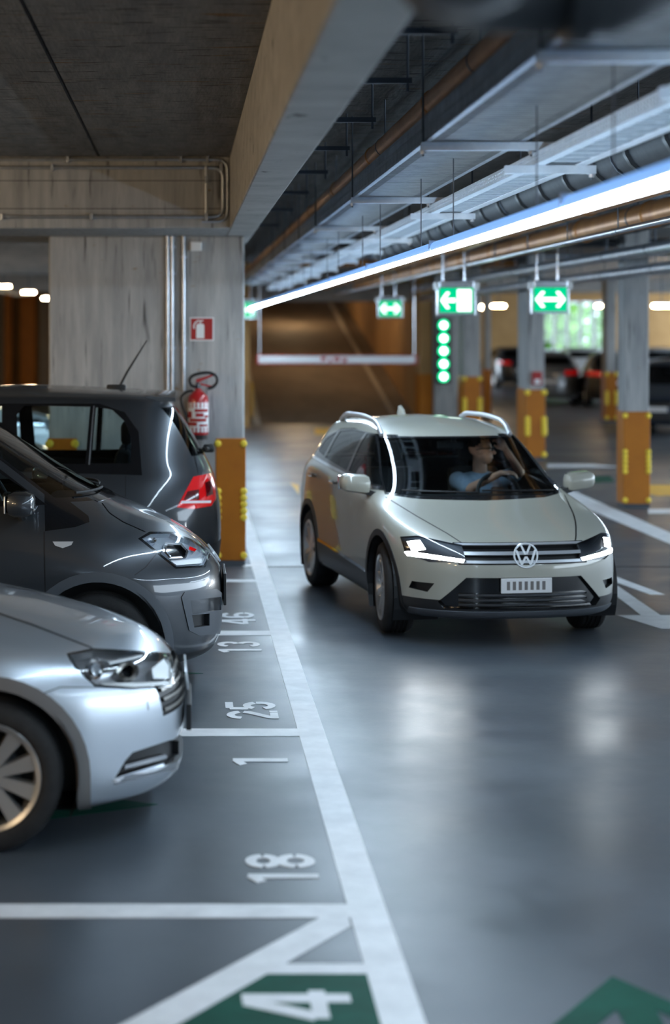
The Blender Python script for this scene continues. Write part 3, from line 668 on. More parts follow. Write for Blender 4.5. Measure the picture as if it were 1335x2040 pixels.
# trees outside the far window
def tree(x, y, h, label):
    t = thing('garden_tree', label, 'tree', (x, y, 0), 0, 'trees outside the far window'); rnd = random.Random(int(x*10))
    MB().tube([(x,y,0),(x+.1,y,h*.5),(x,y,h*.8)], [.12,.08,.03], 8).obj('trunk', M['bark'], t)
    mb = MB()
    for i in range(1500):
        a = rnd.uniform(0, 6.28); q = rnd.random()**.5*1.9; z = rnd.uniform(.15, 1.)*h; s = .26
        c = Vector((x+q*math.cos(a), y+q*math.sin(a), z)); d = Vector((rnd.uniform(-1,1), rnd.uniform(-1,1), rnd.uniform(-1,1))).normalized(); e = d.orthogonal().normalized()
        f_ = d.cross(e); mb.add([c-e*s, c+f_*s*.5, c+e*s, c-f_*s*.5], [(0,1,2,3)])
    o = mb.obj('foliage', M['leaf'], t, fix=False); o['kind'] = 'stuff'
tree(16.2, 85., 4.2, 'leafy green tree outside the far window, left one'); tree(20.4, 86.5, 4.6, 'leafy green tree outside the far window, right one'); tree(18.0, 92., 5., 'leafy green tree outside the far window, middle one')
struct(MB().box(4, 26, 80.4, 110, -.3, -.02).obj('lawn_ground', M['lawn']))
# ---------------------------------------------------------------- car body builder
from mathutils.bvhtree import BVHTree
def pchip(xs, ys, xq):
    xs = np.asarray(xs, float); ys = np.asarray(ys, float); xq = np.asarray(xq, float)
    sh = ys.shape[1:]; ys = ys.reshape(len(xs), -1); h = np.diff(xs)[:, None]; d = np.diff(ys, axis=0)/h; m = np.zeros_like(ys)
    if len(xs) > 2:
        w1 = 2*h[1:]+h[:-1]; w2 = h[1:]+2*h[:-1]; ok = d[:-1]*d[1:] > 0
        with np.errstate(divide='ignore', invalid='ignore'): hm = (w1+w2)/(w1/d[:-1]+w2/d[1:])
        m[1:-1] = np.where(ok, hm, 0)
    m[0] = d[0]; m[-1] = d[-1]
    i = np.clip(np.searchsorted(xs, xq, side='right')-1, 0, len(xs)-2); hh = h[i]; t = ((xq-xs[i]))[:, None]/hh
    t = np.clip(t, 0, 1)
    out = (2*t**3-3*t**2+1)*ys[i]+(t**3-2*t**2+t)*hh*m[i]+(-2*t**3+3*t**2)*ys[i+1]+(t**3-t**2)*hh*m[i+1]
    return out.reshape((len(xq),)+sh)
def ring_pts(r, NF, NS, NR):
    xf, cf, nf, xr, cr, nr, w, zp = r
    ph = np.linspace(0, np.pi/2, 160)
    def res(x, y, n):
        s = np.concatenate([[0], np.cumsum(np.hypot(np.diff(x), np.diff(y)))]); q = np.linspace(0, s[-1], n+1); return np.interp(q, s, x), np.interp(q, s, y)
    fx, fy = res(xf-cf+cf*np.clip(np.cos(ph),0,1)**(2/nf), w*np.sin(ph)**(2/nf), NF)
    sx = np.linspace(xf-cf, xr+cr, NS+1)[1:]; sy = np.full(NS, w)
    rx, ry = res(xr+cr-cr*np.sin(ph)**(2/nr), w*np.clip(np.cos(ph),0,1)**(2/nr), NR)
    x = np.concatenate([fx, sx, rx[1:]]); y = np.concatenate([fy, sy, ry[1:]]); y[0] = y[-1] = 0
    if isinstance(zp, (int, float)): z = np.full_like(x, zp)
    else: zp = sorted(zp); z = pchip([p[0] for p in zp], [p[1] for p in zp], np.clip(x, zp[0][0], zp[-1][0]))
    return np.stack([x, y, z], 1)
class Car:
    def __init__(s, root, rings, arches, sub=5, NF=30, NS=44, NR=22, flare=.012):
        s.root = root; s.M = Matrix.LocRotScale(root.location, root.rotation_euler, None); s.Mi = s.M.inverted()
        R = np.stack([ring_pts(r, NF, NS, NR) for r in rings]); K = len(rings); t = np.linspace(0, K-1, (K-1)*sub+1)
        S = pchip(np.arange(K), R, t)
        for (xa, za, ra) in arches:
            d = np.hypot(S[:,:,0]-xa, S[:,:,2]-za); k = np.clip(1-np.abs(d-ra-.01)/.13, 0, 1); k = k*k*(3-2*k); S[:,:,1] += flare*k*(S[:,:,1] > .5)
        for _ in range(int(.9*sub*sub)):
            S[1:-1] = (S[:-2]+2*S[1:-1]+S[2:])/4
        for _ in range(8):
            e = S.copy(); e[:,1:-1] = (S[:,:-2]+2*S[:,1:-1]+S[:,2:])/4
            e[:,0,0] = (S[:,0,0]+S[:,1,0])/2; e[:,0,2] = (S[:,0,2]+S[:,1,2])/2; e[:,-1,0] = (S[:,-1,0]+S[:,-2,0])/2; e[:,-1,2] = (S[:,-1,2]+S[:,-2,2])/2
            e[0] = S[0]; S = e
        S[-1,:,1] = 0
        nt, nu = S.shape[:2]; bm = bmesh.new(); V = {}
        for sg in (1, -1):
            for i in range(nt):
                for j in range(nu): V[sg,i,j] = bm.verts.new((S[i,j,0], sg*S[i,j,1], S[i,j,2]))
            for i in range(nt-1):
                for j in range(nu-1):
                    q = [V[sg,i,j], V[sg,i,j+1], V[sg,i+1,j+1], V[sg,i+1,j]]
                    bm.faces.new(q if sg < 0 else q[::-1])
        bmesh.ops.remove_doubles(bm, verts=bm.verts, dist=2e-5)
        bot = [v for v in bm.verts if abs(v.co.z-S[0,0,2]) < 1e-4]
        bmesh.ops.dissolve_degenerate(bm, edges=bm.edges, dist=1e-5)
        try: bmesh.ops.contextual_create(bm, geom=[e for e in bm.edges if e.is_boundary])
        except Exception: pass
        bmesh.ops.recalc_face_normals(bm, faces=bm.faces); bm.normal_update()
        s.bm = bm; s.nl = bm.verts.layers.float_vector.new('nl')
        for v in bm.verts: v[s.nl] = v.normal
        s.bvh = BVHTree.FromBMesh(bm); s.parts = {}
    # ray casts on the closed body
    def top(s, x, y): return s.bvh.ray_cast(Vector((x, y, 4)), Vector((0,0,-1)))[0]
    def side(s, x, z, sg=-1):
        h = s.bvh.ray_cast(Vector((x, sg*4, z)), Vector((0,-sg,0))); return h[0], h[1]
    def front(s, y, z, d=1):
        h = s.bvh.ray_cast(Vector((d*6, y, z)), Vector((-d,0,0))); return h[0], h[1]
    def px(s, u, v):
        A = s.Mi @ Vector((0,0,CAM_H)); B = s.Mi @ P(u, v, 10.); h = s.bvh.ray_cast(A, (B-A).normalized()); return h[0], h[1]
    # cutting planes (inside = positive)
    def pl_px(s, pts, M_i=None):
        Mi = M_i or s.Mi; A = Mi @ Vector((0,0,CAM_H)); D = [(Mi @ P(u, v, 10.))-A for u, v in hull(pts)]; c = sum(D, Vector()); out = []
        for i in range(len(D)):
            n = D[i].cross(D[(i+1)%len(D)]).normalized(); out.append((A, n if n.dot(c) > 0 else -n))
        return out, (lambda f, c, n: n.dot(A-c) > 0)
    def pl_ax(s, pts, ax):
        H = hull(pts); cx = sum(p[0] for p in H)/len(H); cy = sum(p[1] for p in H)/len(H); out = []
        mk = {'y': lambda a, b: Vector((a,0,b)), 'x': lambda a, b: Vector((0,a,b)), 'z': lambda a, b: Vector((a,b,0))}[ax]
        for i in range(len(H)):
            a, b = H[i], H[(i+1)%len(H)]; nx, ny = -(b[1]-a[1]), b[0]-a[0]
            if nx*(cx-a[0])+ny*(cy-a[1]) < 0: nx, ny = -nx, -ny
            n = mk(nx, ny); out.append((mk(*a), n.normalized()))
        return out
    def cut(s, planes, filt):
        cand = []
        for f in s.bm.faces:
            c = f.calc_center_bounds()
            if not filt(c, f.normal): continue
            rad = max((v.co-c).length for v in f.verts)
            if all((c-co).dot(no) > -rad-1e-4 for co, no in planes): cand.append(f)
        for co, no in planes:
            if not cand: return []
            g = set(cand)
            for f in cand: g.update(f.edges); g.update(f.verts)
            r = bmesh.ops.bisect_plane(s.bm, geom=list(g), dist=1e-6, plane_co=co, plane_no=no)
            cand = [f for f in r['geom'] if isinstance(f, bmesh.types.BMFace) and f.is_valid and (f.calc_center_median()-co).dot(no) > 0]
        return cand
    def extract(s, faces, delete=True):
        idx = {}; vs = []; ns = []; fs = []
        for f in faces:
            q = []
            for v in f.verts:
                if v not in idx: idx[v] = len(vs); vs.append(v.co.copy()); ns.append(Vector(v[s.nl]).normalized())
                q.append(idx[v])
            fs.append(q)
        if delete: bmesh.ops.delete(s.bm, geom=list(faces), context='FACES')
        return vs, ns, fs
    def take(s, planes, layers, mirror=True, filt=None, pxf=None, both=False):
        """cut the outline out of the body (and its mirror image); build one object per layer:
        layer = (name, material, offset, skirt, as_child)"""
        made = []
        for sg in ((1, -1) if mirror else (1,)):
            pls = [(Vector((c.x, sg*c.y, c.z)), Vector((n.x, sg*n.y, n.z))) for c, n in planes]
            def ff(c, n):
                c2, n2 = Vector((c.x, sg*c.y, c.z)), Vector((n.x, sg*n.y, n.z))
                return (pxf is None or pxf(None, c2, n2)) and (filt is None or filt(c2, n2))
            fc = s.cut(pls, ff)
            if not fc: print('EMPTY CUT', s.root.name, layers[0][0]); continue
            data = s.extract(fc); par = s.root; first = None
            for (nm, m, off, skirt, child) in layers:
                o = s.build(nm, data, m, off, skirt, first if child and first else s.root)
                if first is None: first = o
                made.append(o)
        return made
    def build(s, nm, data, m, off=0., skirt=False, parent=None, flip=False):
        vs, ns, fs = data; n0 = len(vs); V = [tuple(v+n*off) for v, n in zip(vs, ns)]; F = [list(f) for f in fs]; N = [tuple(n) for n in ns]; sk = []
        if skirt and abs(off) > 1e-5:
            cnt = {}
            for f in fs:
                for i in range(len(f)):
                    e = (f[i], f[(i+1)%len(f)]); k = tuple(sorted(e)); cnt.setdefault(k, []).append(e)
            be = [v[0] for v in cnt.values() if len(v) == 1]
            for (a, b) in be:
                o = len(V); V += [tuple(vs[a]), tuple(vs[b]), V[b], V[a]]; F.append([o, o+1, o+2, o+3]); N += [None]*4; sk.append(len(F)-1)
        me = bpy.data.meshes.new(nm); me.from_pydata(V, [], F); me.polygons.foreach_set('use_smooth', [True]*len(F))
        for i in sk: me.polygons[i].use_smooth = False
        if not sk: me.normals_split_custom_set_from_vertices([N[i] if N[i] else (0,0,1) for i in range(len(V))])
        else:
            ln = []
            me.update()
            for p in me.polygons:
                fn = p.normal
                for li in p.loop_indices:
                    vi = me.loops[li].vertex_index; ln.append(N[vi] if N[vi] else tuple(fn))
            me.normals_split_custom_set(ln)
        me.materials.append(m); return link(nm, me, parent, False)
    def seam(s, pts, w, M_i=None, mirror=True, m=None, filt=None, nm='panel_gap', off=-.004):
        """dark shut line along a pixel polyline"""
        for sg in ((1, -1) if mirror else (1,)):
            AV, AN, AF = [], [], []
            for q in strip2d(pts, w):
                pls, fx = s.pl_px([(p.x, p.y) for p in q], M_i)
                pls = [(Vector((c.x, sg*c.y, c.z)), Vector((n.x, sg*n.y, n.z))) for c, n in pls]
                fc = s.cut(pls, lambda c, n: fx(None, Vector((c.x, sg*c.y, c.z)), Vector((n.x, sg*n.y, n.z))) and (filt is None or filt(Vector((c.x, sg*c.y, c.z)), Vector((n.x, sg*n.y, n.z)))))
                if fc:
                    v, n, f = s.extract(fc); o = len(AV); AV += v; AN += n; AF += [[i+o for i in g] for g in f]
            if AV: s.build(nm, (AV, AN, AF), m or M['black'], off, False, s.root)
    def finish(s, m, lining=True):
        data = s.extract(list(s.bm.faces), False)
        b = s.build('body', data, m, 0., False, s.root)
        if lining: s.build('interior_lining', data, M['lining'], -.03, False, s.root)
        s.bm.free(); return b
def hull(pts):
    P_ = sorted(set(map(tuple, pts)))
    def half(it):
        h = []
        for p in it:
            while len(h) > 1 and (h[-1][0]-h[-2][0])*(p[1]-h[-2][1])-(h[-1][1]-h[-2][1])*(p[0]-h[-2][0]) <= 0: h.pop()
            h.append(p)
        return h
    a, b = half(P_), half(P_[::-1]); return a[:-1]+b[:-1]
def circ(x, z, r, n=28, zmin=-1): return [(x+r*math.cos(2*math.pi*k/n), z+r*math.sin(2*math.pi*k/n)) for k in range(n)]
def arch_poly(x, z, r): return [(x+r*math.cos(a), z+r*math.sin(a)) for a in np.linspace(0, math.pi, 22)]+[(x-r, -.3), (x+r, -.3)]
# wheels: axis y, outer side towards -y
def wheel_meshes(R, Rr, w, style, mrim, spokes):
    tp = [(Rr,-w/2+.012),(Rr+.012,-w/2),(R*.80,-w/2-.004),(R*.93,-w/2+.004),(R*.985,-w/2+.022),(R,-w/2+.045)]
    for k in range(4):
        c = -w/2+.045+(w-.09)*(k+.5)/4; tp += [(R,c-.012),(R-.008,c-.009),(R-.008,c+.009),(R,c+.012)]
    tp += [(R,w/2-.045),(R*.985,w/2-.022),(R*.93,w/2),(Rr+.012,w/2),(Rr,w/2-.012)]
    tire = MB().lathe(tp, (0,0,0), 'y', 48, True).mesh('wheel', M['rubber'], True)
    rim = MB(); rim.lathe([(Rr-.004,-w/2+.01),(Rr+.010,-w/2+.002),(Rr+.006,-w/2-.003),(Rr-.014,-w/2+.004),(Rr-.030,-w/2+.05),(Rr-.035,w/2-.02)], (0,0,0), 'y', 48)
    rim.lathe([(0,-w/2+.012),(.030,-w/2+.012),(.034,-w/2+.02),(.075,-w/2+.026),(.080,-w/2+.06)], (0,0,0), 'y', 24)
    for k in range(spokes):
        a = 2*math.pi*(k+.5)/spokes; ca, sa = math.cos(a), math.sin(a)
        w0, w1 = (.024, .044) if style == 'wide' else (.022, .028)
        pr = []
        for (rr, hw, yo) in ((.05, w0, .018),(Rr*.6, (w0+w1)/2, .016),(Rr-.012, w1, .010)):
            for (sd, dy, kf) in ((-1,0,.8),(1,0,.8),(1,.028,1),(-1,.028,1)):
                t_ = sd*hw*kf; pr.append((rr*ca-t_*sa, -w/2+yo+dy, rr*sa+t_*ca))
        fs = [(0,1,2,3),(8,11,10,9)]
        for q in (0, 4):
            for i in range(4): fs.append((q+i, q+4+i, q+4+(i+1)%4, q+(i+1)%4))
        rim.add(pr, fs)
    rim_me = rim.mesh('rim', mrim, True)
    disc = MB().lathe([(0,0),(Rr*.62,0),(Rr*.62,.02),(0,.02)], (0,0,0), 'y', 28).mesh('brake_disc', M['trim'])
    back = MB().lathe([(0,w/2-.03),(Rr,w/2-.03)], (0,0,0), 'y', 24).mesh('inner_cover', M['black'])
    return tire, rim_me, disc, back
def add_wheels(root, me, pos, R, turn=0.):
    for (x, y) in pos:
        o = link('wheel', me[0], root, False); o.location = (x, y, R); o.rotation_euler = (0, 0, (0 if y < 0 else math.pi)+(turn if x > 0 else 0))
        for nm, m_ in (('rim', me[1]), ('brake_disc', me[2]), ('inner_cover', me[3])): link(nm, m_, o, False)
def wheel_well(root, x, z, r, y0, y1):
    for sg in (1, -1):
        mb = MB(); vs = []; fs = []; A = np.linspace(-.5, math.pi+.5, 20)
        for a in A:
            for y in (y0, y1): vs.append((x+r*math.cos(a), sg*y, max(z+r*math.sin(a), .10)))
        for i in range(len(A)-1): fs.append((2*i, 2*i+1, 2*i+3, 2*i+2))
        c = len(vs); vs.append((x, sg*y0, z)); fs += [(2*i, 2*i+2, c) for i in range(len(A)-1)]
        mb.add(vs, fs).obj('wheel_well', M['black'], root, fix=False, world=False)
def emblem(root, loc, nrm, r, name='emblem'):
    """round badge: ring with a V over a W, facing nrm"""
    mb = MB()
    for k in range(28):
        a0, a1 = 2*math.pi*k/28, 2*math.pi*(k+1)/28
        mb.add([(r*q*math.cos(a), r*q*math.sin(a), h) for a in (a0, a1) for (q, h) in ((.84,.002),(.87,.010),(.97,.010),(1,.0))], [(0,1,5,4),(1,2,6,5),(2,3,7,6)])
    for i, st in enumerate(([(-.36,.76),(-.04,.06)], [(.36,.76),(.04,.06)], [(-.74,.40),(-.36,-.72)], [(-.36,-.72),(-.02,-.10)], [(.02,-.10),(.36,-.72)], [(.36,-.72),(.74,.40)])):
        for q in strip2d(st, .15): mb.poly([(p.x*r, p.y*r, .001+.0002*i) for p in q], (0,0,.008))
    o = mb.obj(name, M['lamp_refl'], root, world=False)
    z = Vector(nrm).normalized(); x = Vector((0,0,1)).cross(z).normalized(); y = z.cross(x)
    o.matrix_local = Matrix.Translation(loc) @ Matrix((x, y, z)).transposed().to_4x4()
    d = MB().lathe([(0,0),(r*1.0,0),(r*1.0,.001),(0,.001)], (0,0,0), 'z', 24).obj('emblem_base', M['blackg'], root, world=False); d.matrix_local = o.matrix_local.copy()
    return o
def seat(root, x, y, z0, sc=1., m='seat'):
    """front seat: cushion, backrest, headrest joined to one seat part with a headrest sub-part"""
    mb = MB().bbox(x-.22*sc, x+.30*sc, y-.25*sc, y+.25*sc, z0, z0+.16*sc, .05)
    b = MB().bbox(-.06, .06, -.25*sc, .25*sc, 0, .62*sc, .05); a = math.radians(-14)
    mb.add([(x-.20*sc+p[0]*math.cos(a)+p[2]*math.sin(a), y+p[1]*(1-.25*max(0,p[2]-.3)), z0+.12*sc-p[0]*math.sin(a)+p[2]*math.cos(a)) for p in b.v], b.f)
    s_ = mb.obj('seat', M[m], root, True, world=False)
    hx, hz = x-.20*sc-.66*sc*math.sin(-a), z0+.12*sc+.62*sc*math.cos(a)
    MB().bbox(hx-.05, hx+.04, y-.13*sc, y+.13*sc, hz+.04*sc, hz+.23*sc, .04).tube([(hx,y-.05,hz-.04),(hx,y-.05,hz+.06)], .008, 6).tube([(hx,y+.05,hz-.04),(hx,y+.05,hz+.06)], .008, 6).obj('headrest', M[m], s_, True, world=False)
def steering(root, x, y, z, r=.19):
    n = 28; a = math.radians(28); pts = []
    for k in range(n):
        c, q = math.cos(2*math.pi*k/n)*r, math.sin(2*math.pi*k/n)*r; pts.append((x-q*math.sin(a)*-1*-1, y+c, z+q*math.cos(a)))
    mb = MB().tube(pts, .016, 8, closed=True)
    mb.tube([(x,y-r,z),(x,y+r,z)], .014, 6); mb.tube([(x,y,z),(x+r*.42,y,z-r*.9)], .014, 6); mb.bbox(x-.02, x+.04, y-.07, y+.07, z-.06, z+.06, .02)
    mb.tube([(x,y,z),(x+.30,y,z-.12)], .03, 8)
    mb.obj('steering_wheel', M['black'], root, True, world=False)
sy = lambda c, n: c.y > .3 and n.y > .12            # left-hand side faces (mirrored for the right)
# ================================================================ pale SUV driving towards the camera
suv = thing('suv', 'pale stone grey SUV with lit headlights driving along the lane', 'car', (2.108, 15.336, 0), math.radians(-81.92))
belt = [(1.3,.84),(.9,.975),(.5,1.01),(-.5,1.075),(-1.2,1.12),(-1.95,1.10)]
dz = lambda d, e=None: [(x, z-d) for x, z in belt]
RG = [ # xf, cf, nf, xr, cr, nr, w, z(x)
 (1.92,.60,3.0, -1.98,.5,3.0, .72, .20),
 (2.06,.75,2.7, -2.07,.55,3.0, .80, .205),
 (2.125,.80,2.7, -2.11,.6,3.0, .835, [(2.13,.245),(1.6,.26),(-2,.28)]),
 (2.115,.80,2.7, -2.12,.6,3.0, .845, [(2.13,.40),(-2,.42)]),
 (2.13,.82,2.7, -2.12,.6,3.0, .85, [(2.13,.565),(1.3,.62),(0,.66),(-2,.64)]),
 (2.105,.82,2.7, -2.09,.6,3.0, .845, [(2.1,.665),(1.4,.76),(.8,.84),(0,.88),(-1.3,.93),(-2,.92)]),
 (2.03,.80,2.7, -2.04,.6,3.0, .825, [(2.03,.742),(1.75,.785),(1.3,.86),(.8,.92),(0,.985),(-1.3,1.05),(-2,1.03)]),
 (1.55,.62,2.6, -2.00,.6,3.0, .79, [(1.55,.865),(1.2,.90),(.8,.96),(0,1.025),(-1.3,1.09),(-2,1.075)]),
 (.99,.42,2.2, -1.95,.5,3.0, .765, [(.99,.965),(.6,.985),(0,1.045),(-1.3,1.115),(-1.95,1.105)]),
 (.60,.36,2.2, -1.82,.45,3.2, .695, [(.55,1.20),(0,1.245),(-1.3,1.28),(-1.8,1.28)]),
 (.24,.28,2.3, -1.68,.4,3.4, .60, [(.20,1.392),(0,1.41),(-.6,1.435),(-1.7,1.42)]),
 (.13,.24,2.3, -1.70,.4,3.4, .53, [(.10,1.432),(-.6,1.478),(-1.7,1.445)]),
 (-.05,.2,2.5, -1.45,.3,2.5, .30, [(-.05,1.468),(-.6,1.513),(-1.45,1.475)]),
 (-.10,.2,2.5, -1.40,.3,2.5, 0.0, [(-.10,1.482),(-.6,1.525),(-1.4,1.488)]),
]
SUV_RINGS = RG
RW = .335; WX = 1.278
C = Car(suv, RG, [(WX, RW, .385), (-WX, RW, .385)], flare=.016)
for x in (WX, -WX):
    C.take(C.pl_ax(arch_poly(x, RW, .385), 'y'), [('arch_opening', M['black'], -.02, False, False)], filt=lambda c, n: c.y > .55)
for o in [o for o in suv.children if o.name.startswith('arch_opening')]: bpy.data.objects.remove(o)
for x in (WX, -WX):
    C.take(C.pl_ax(arch_poly(x, RW, .432), 'y'), [('arch_trim', M['black'], .006, True, False)], filt=lambda c, n: c.y > .55 and c.z < .9)
C.take(C.pl_ax([(.89,.235),(.85,.39),(-.90,.44),(-.93,.27)], 'y'), [('sill_trim', M['black'], .004, True, False)], filt=sy)
C.take(C.pl_ax([(.90,.392),(.90,.418),(-.93,.468),(-.93,.442)], 'y'), [('chrome_strip', M['chrome'], .008, True, False)], filt=sy)
# windows
fw = lambda c, n: n.x > .25 and c.z > .9
C.take(C.pl_ax([(-.685,1.00),(.685,1.00),(.55,.983),(-.55,.983),(.565,1.375),(-.565,1.375)], 'x'), [('windshield', M['glass_c'], -.004, False, False)], mirror=False, filt=fw)
C.take(C.pl_ax([(-.70,.985),(.70,.985),(0,.955),(.5,.965),(-.5,.965),(.58,1.388),(-.58,1.388)], 'x'), [('windshield_frame', M['blackg'], .0, False, False)], mirror=False, filt=fw)
C.take(C.pl_ax([(.72,1.04),(-.13,1.09),(-.13,1.395),(.12,1.385),(.45,1.235)], 'y'), [('front_door_window', M['glass'], -.004, False, False)], filt=sy)
C.take(C.pl_ax([(-.20,1.09),(-1.02,1.14),(-.98,1.37),(-.60,1.40),(-.20,1.40)], 'y'), [('rear_door_window', M['glass_d'], -.004, False, False)], filt=sy)
C.take(C.pl_ax([(-1.08,1.15),(-1.40,1.18),(-1.30,1.29),(-1.06,1.36)], 'y'), [('quarter_window', M['glass_d'], -.004, False, False)], filt=sy)
C.take(C.pl_ax([(.80,1.025),(-1.42,1.13),(-1.48,1.17),(-1.34,1.31),(-1.0,1.39),(-.6,1.415),(.14,1.40),(.47,1.25)], 'y'), [('window_frame', M['blackg'], .0, False, False)], filt=sy)
C.take(C.pl_ax([(.82,1.004),(-1.46,1.112),(-1.47,1.132),(.81,1.025)], 'y'), [('chrome_window_line', M['chrome'], .005, True, False)], filt=sy)
C.take(C.pl_ax([(-.62,1.12),(.62,1.12),(.54,1.36),(-.54,1.36)], 'x'), [('rear_window', M['glass_d'], -.004, False, False)], mirror=False, filt=lambda c, n: n.x < -.25 and c.z > 1)
# lamps, grille, bumper
hl = lambda pts: C.pl_px(pts)
rt = lambda c, n: c.y < -.02 and n.x > -.2
pls, fx = hl([(811,1079),(836,1076),(848,1094),(822,1099)]); C.take(pls, [('headlight_led', M['led'], .0, False, False)], pxf=fx, filt=rt)
pls, fx = hl([(806,1100),(812,1098),(926,1115),(923,1121),(812,1107)]); C.take(pls, [('daytime_light_strip', M['led'], .0, False, False)], pxf=fx, filt=rt)
pls, fx = hl([(797,1069),(832,1067),(920,1086),(930,1121),(856,1120),(808,1103)])
C.take(pls, [('headlight', M['trim'], -.012, True, False), ('lens', M['lens'], .001, False, True)], pxf=fx, filt=rt)
C.take(C.pl_ax([(-.64,.80),(.64,.80),(.64,.80)][:0] or [(-.56,.728),(.56,.728),(.56,.716),(-.56,.716)], 'x'), [('chrome_bar', M['grille_alloy'], .006, True, False)], mirror=False, filt=lambda c, n: n.x > .2)
C.take(C.pl_ax([(-.47,.655),(.47,.655),(.47,.676),(-.47,.676)], 'x'), [('chrome_bar', M['grille_alloy'], .006, True, False)], mirror=False, filt=lambda c, n: n.x > .2)
C.take(C.pl_ax([(-.46,.600),(.46,.600),(.46,.619),(-.46,.619)], 'x'), [('chrome_bar', M['grille_alloy'], .006, True, False)], mirror=False, filt=lambda c, n: n.x > .2)
C.take(C.pl_ax([(-.47,.59),(.47,.59),(.48,.735),(-.48,.735)], 'x'), [('grille', M['black'], -.03, True, False)], mirror=False, filt=lambda c, n: n.x > .2)
for zz in (.30, .335, .37):
    C.take(C.pl_ax([(-.47,zz),(.47,zz),(.47,zz+.014),(-.47,zz+.014)], 'x'), [('intake_slat', M['trim'], -.012, True, False)], mirror=False, filt=lambda c, n: n.x > .2)
C.take(C.pl_ax([(-.42,.50),(.42,.50),(.60,.32),(.56,.275),(-.56,.275),(-.60,.32)], 'x'), [('lower_intake', M['blackg'], -.03, True, False)], mirror=False, filt=lambda c, n: n.x > .2)
C.take(C.pl_ax([(-.745,.45),(-.62,.45),(-.66,.385),(-.76,.40)], 'x'), [('fog_recess', M['black'], -.035, True, False)], filt=lambda c, n: n.x > .05 and c.x > 1.2)
C.take(C.pl_ax([(-.75,.212),(.75,.212),(.75,.262),(-.75,.262)], 'x'), [('skid_lip', M['trim'], .012, True, False)], mirror=False, filt=lambda c, n: n.x > .2)
C.take(C.pl_ax([(-.86,.19),(.86,.19),(.86,.335),(-.86,.335)], 'x'), [('lower_bumper', M['black'], .0, False, False)], mirror=False, filt=lambda c, n: n.x > .02 and c.x > 1.2)
C.take(C.pl_ax([(-.86,.19),(.86,.19),(.86,.42),(-.86,.42)], 'x'), [('rear_lower_bumper', M['black'], .0, False, False)], mirror=False, filt=lambda c, n: n.x < -.05 and c.x < -1.4)
C.take(C.pl_ax([(-.80,.86),(-.40,.84),(-.40,.97),(-.78,.99)], 'x'), [('tail_light', M['lens_red'], .004, True, False), ('tail_light_back', M['lining'], -.03, False, True)], filt=lambda c, n: n.x < -.15 and c.x < -1.4)
C.seam([(768,990),(830,1028),(890,1062),(924,1084)], 1.8, filt=lambda c, n: c.y < -.02 and n.z > .2)
hit, nn = C.front(0, .655)
emblem(suv, hit+Vector((.014,0,0)), (1,0,.12), .092)
hit, nn = C.front(0, .445)
o = MB().bbox(hit.x-.005, hit.x+.012, -.185, .185, .392, .497, .004).obj('number_plate', M['plate'], suv, world=False)
for k in range(7): MB().box(hit.x+.012, hit.x+.0135, -.145+.043*k, -.122+.043*k, .415, .475).obj('plate_mark', M['arch'], o, world=False)
# roof rails, mirrors, handles, wipers, antenna
for sg in (1, -1):
    pts = []
    for k in range(13):
        x = .10-1.45*k/12; h = C.top(x, sg*.535); pts.append((x, sg*.535, h.z+.055*math.sin(math.pi*min(1, k/2)*.5 if k < 2 else math.pi*.5 if k < 10 else math.pi*.5*(12-k)/2)+.004))
    MB().tube(pts, .020, 10).obj('roof_rail', M['grille_alloy'], suv, True, world=False)
    # door mirror
    mx, my, mz = .70, sg*.915, 1.06
    b = MB().bbox(-.075, .085, -.135, .105, -.075, .075, .05); b.v = [(mx+p[0]*(1-1.8*max(0,p[1])), my+sg*p[1], mz+p[2]*(1-1.6*max(0,p[1]))+.10*p[1]) for p in b.v]
    mi = b.obj('door_mirror', M['beige'], suv, True, world=False)
    MB().bbox(mx-.085, mx-.07, my-.10, my+.10, mz-.055, mz+.055, .006).obj('mirror_glass', M['chrome'], mi, world=False)
    MB().poly([(mx-.06,my-sg*.20,mz-.12),(mx+.06,my-sg*.20,mz-.12),(mx+.05,my-sg*.02,mz-.06),(mx-.04,my-sg*.02,mz-.06)], (0,0,.045)).obj('mirror_foot', M['black'], mi, world=False)
    for x in (-.30, -1.08):
        h, n = C.side(x, .985, sg)
        MB().tube([h+Vector((.10,sg*.004,0)), h+Vector((.07,sg*.035,0)), h+Vector((-.07,sg*.035,0)), h+Vector((-.10,sg*.004,0))], .013, 8).obj('door_handle', M['chrome'], suv, True, world=False)
for (y0, y1) in ((.62, .02), (-.02, -.58)):
    pts = [C.front(y0+(y1-y0)*k/6, .995+.012*k/6)[0]+Vector((.012,0,.012)) for k in range(7)]
    MB().tube(pts, .007, 6).obj('wiper', M['black'], suv, world=False)
h = C.top(-1.3, 0); MB().poly([(-1.24,-.012,h.z),(-1.40,-.02,h.z-.01),(-1.40,-.006,h.z+.075),(-1.34,-.006,h.z+.055)], (0,.03,0)).obj('shark_fin_antenna', M['beige'], suv, world=False)
C.finish(M['beige'])
for x in (WX, -WX): wheel_well(suv, x, RW, .40, .50, .84)
add_wheels(suv, wheel_meshes(RW, .235, .215, 'thin', M['alloy'], 10), [(WX,-.735),(WX,.735),(-WX,-.735),(-WX,.735)], RW, math.radians(-6))
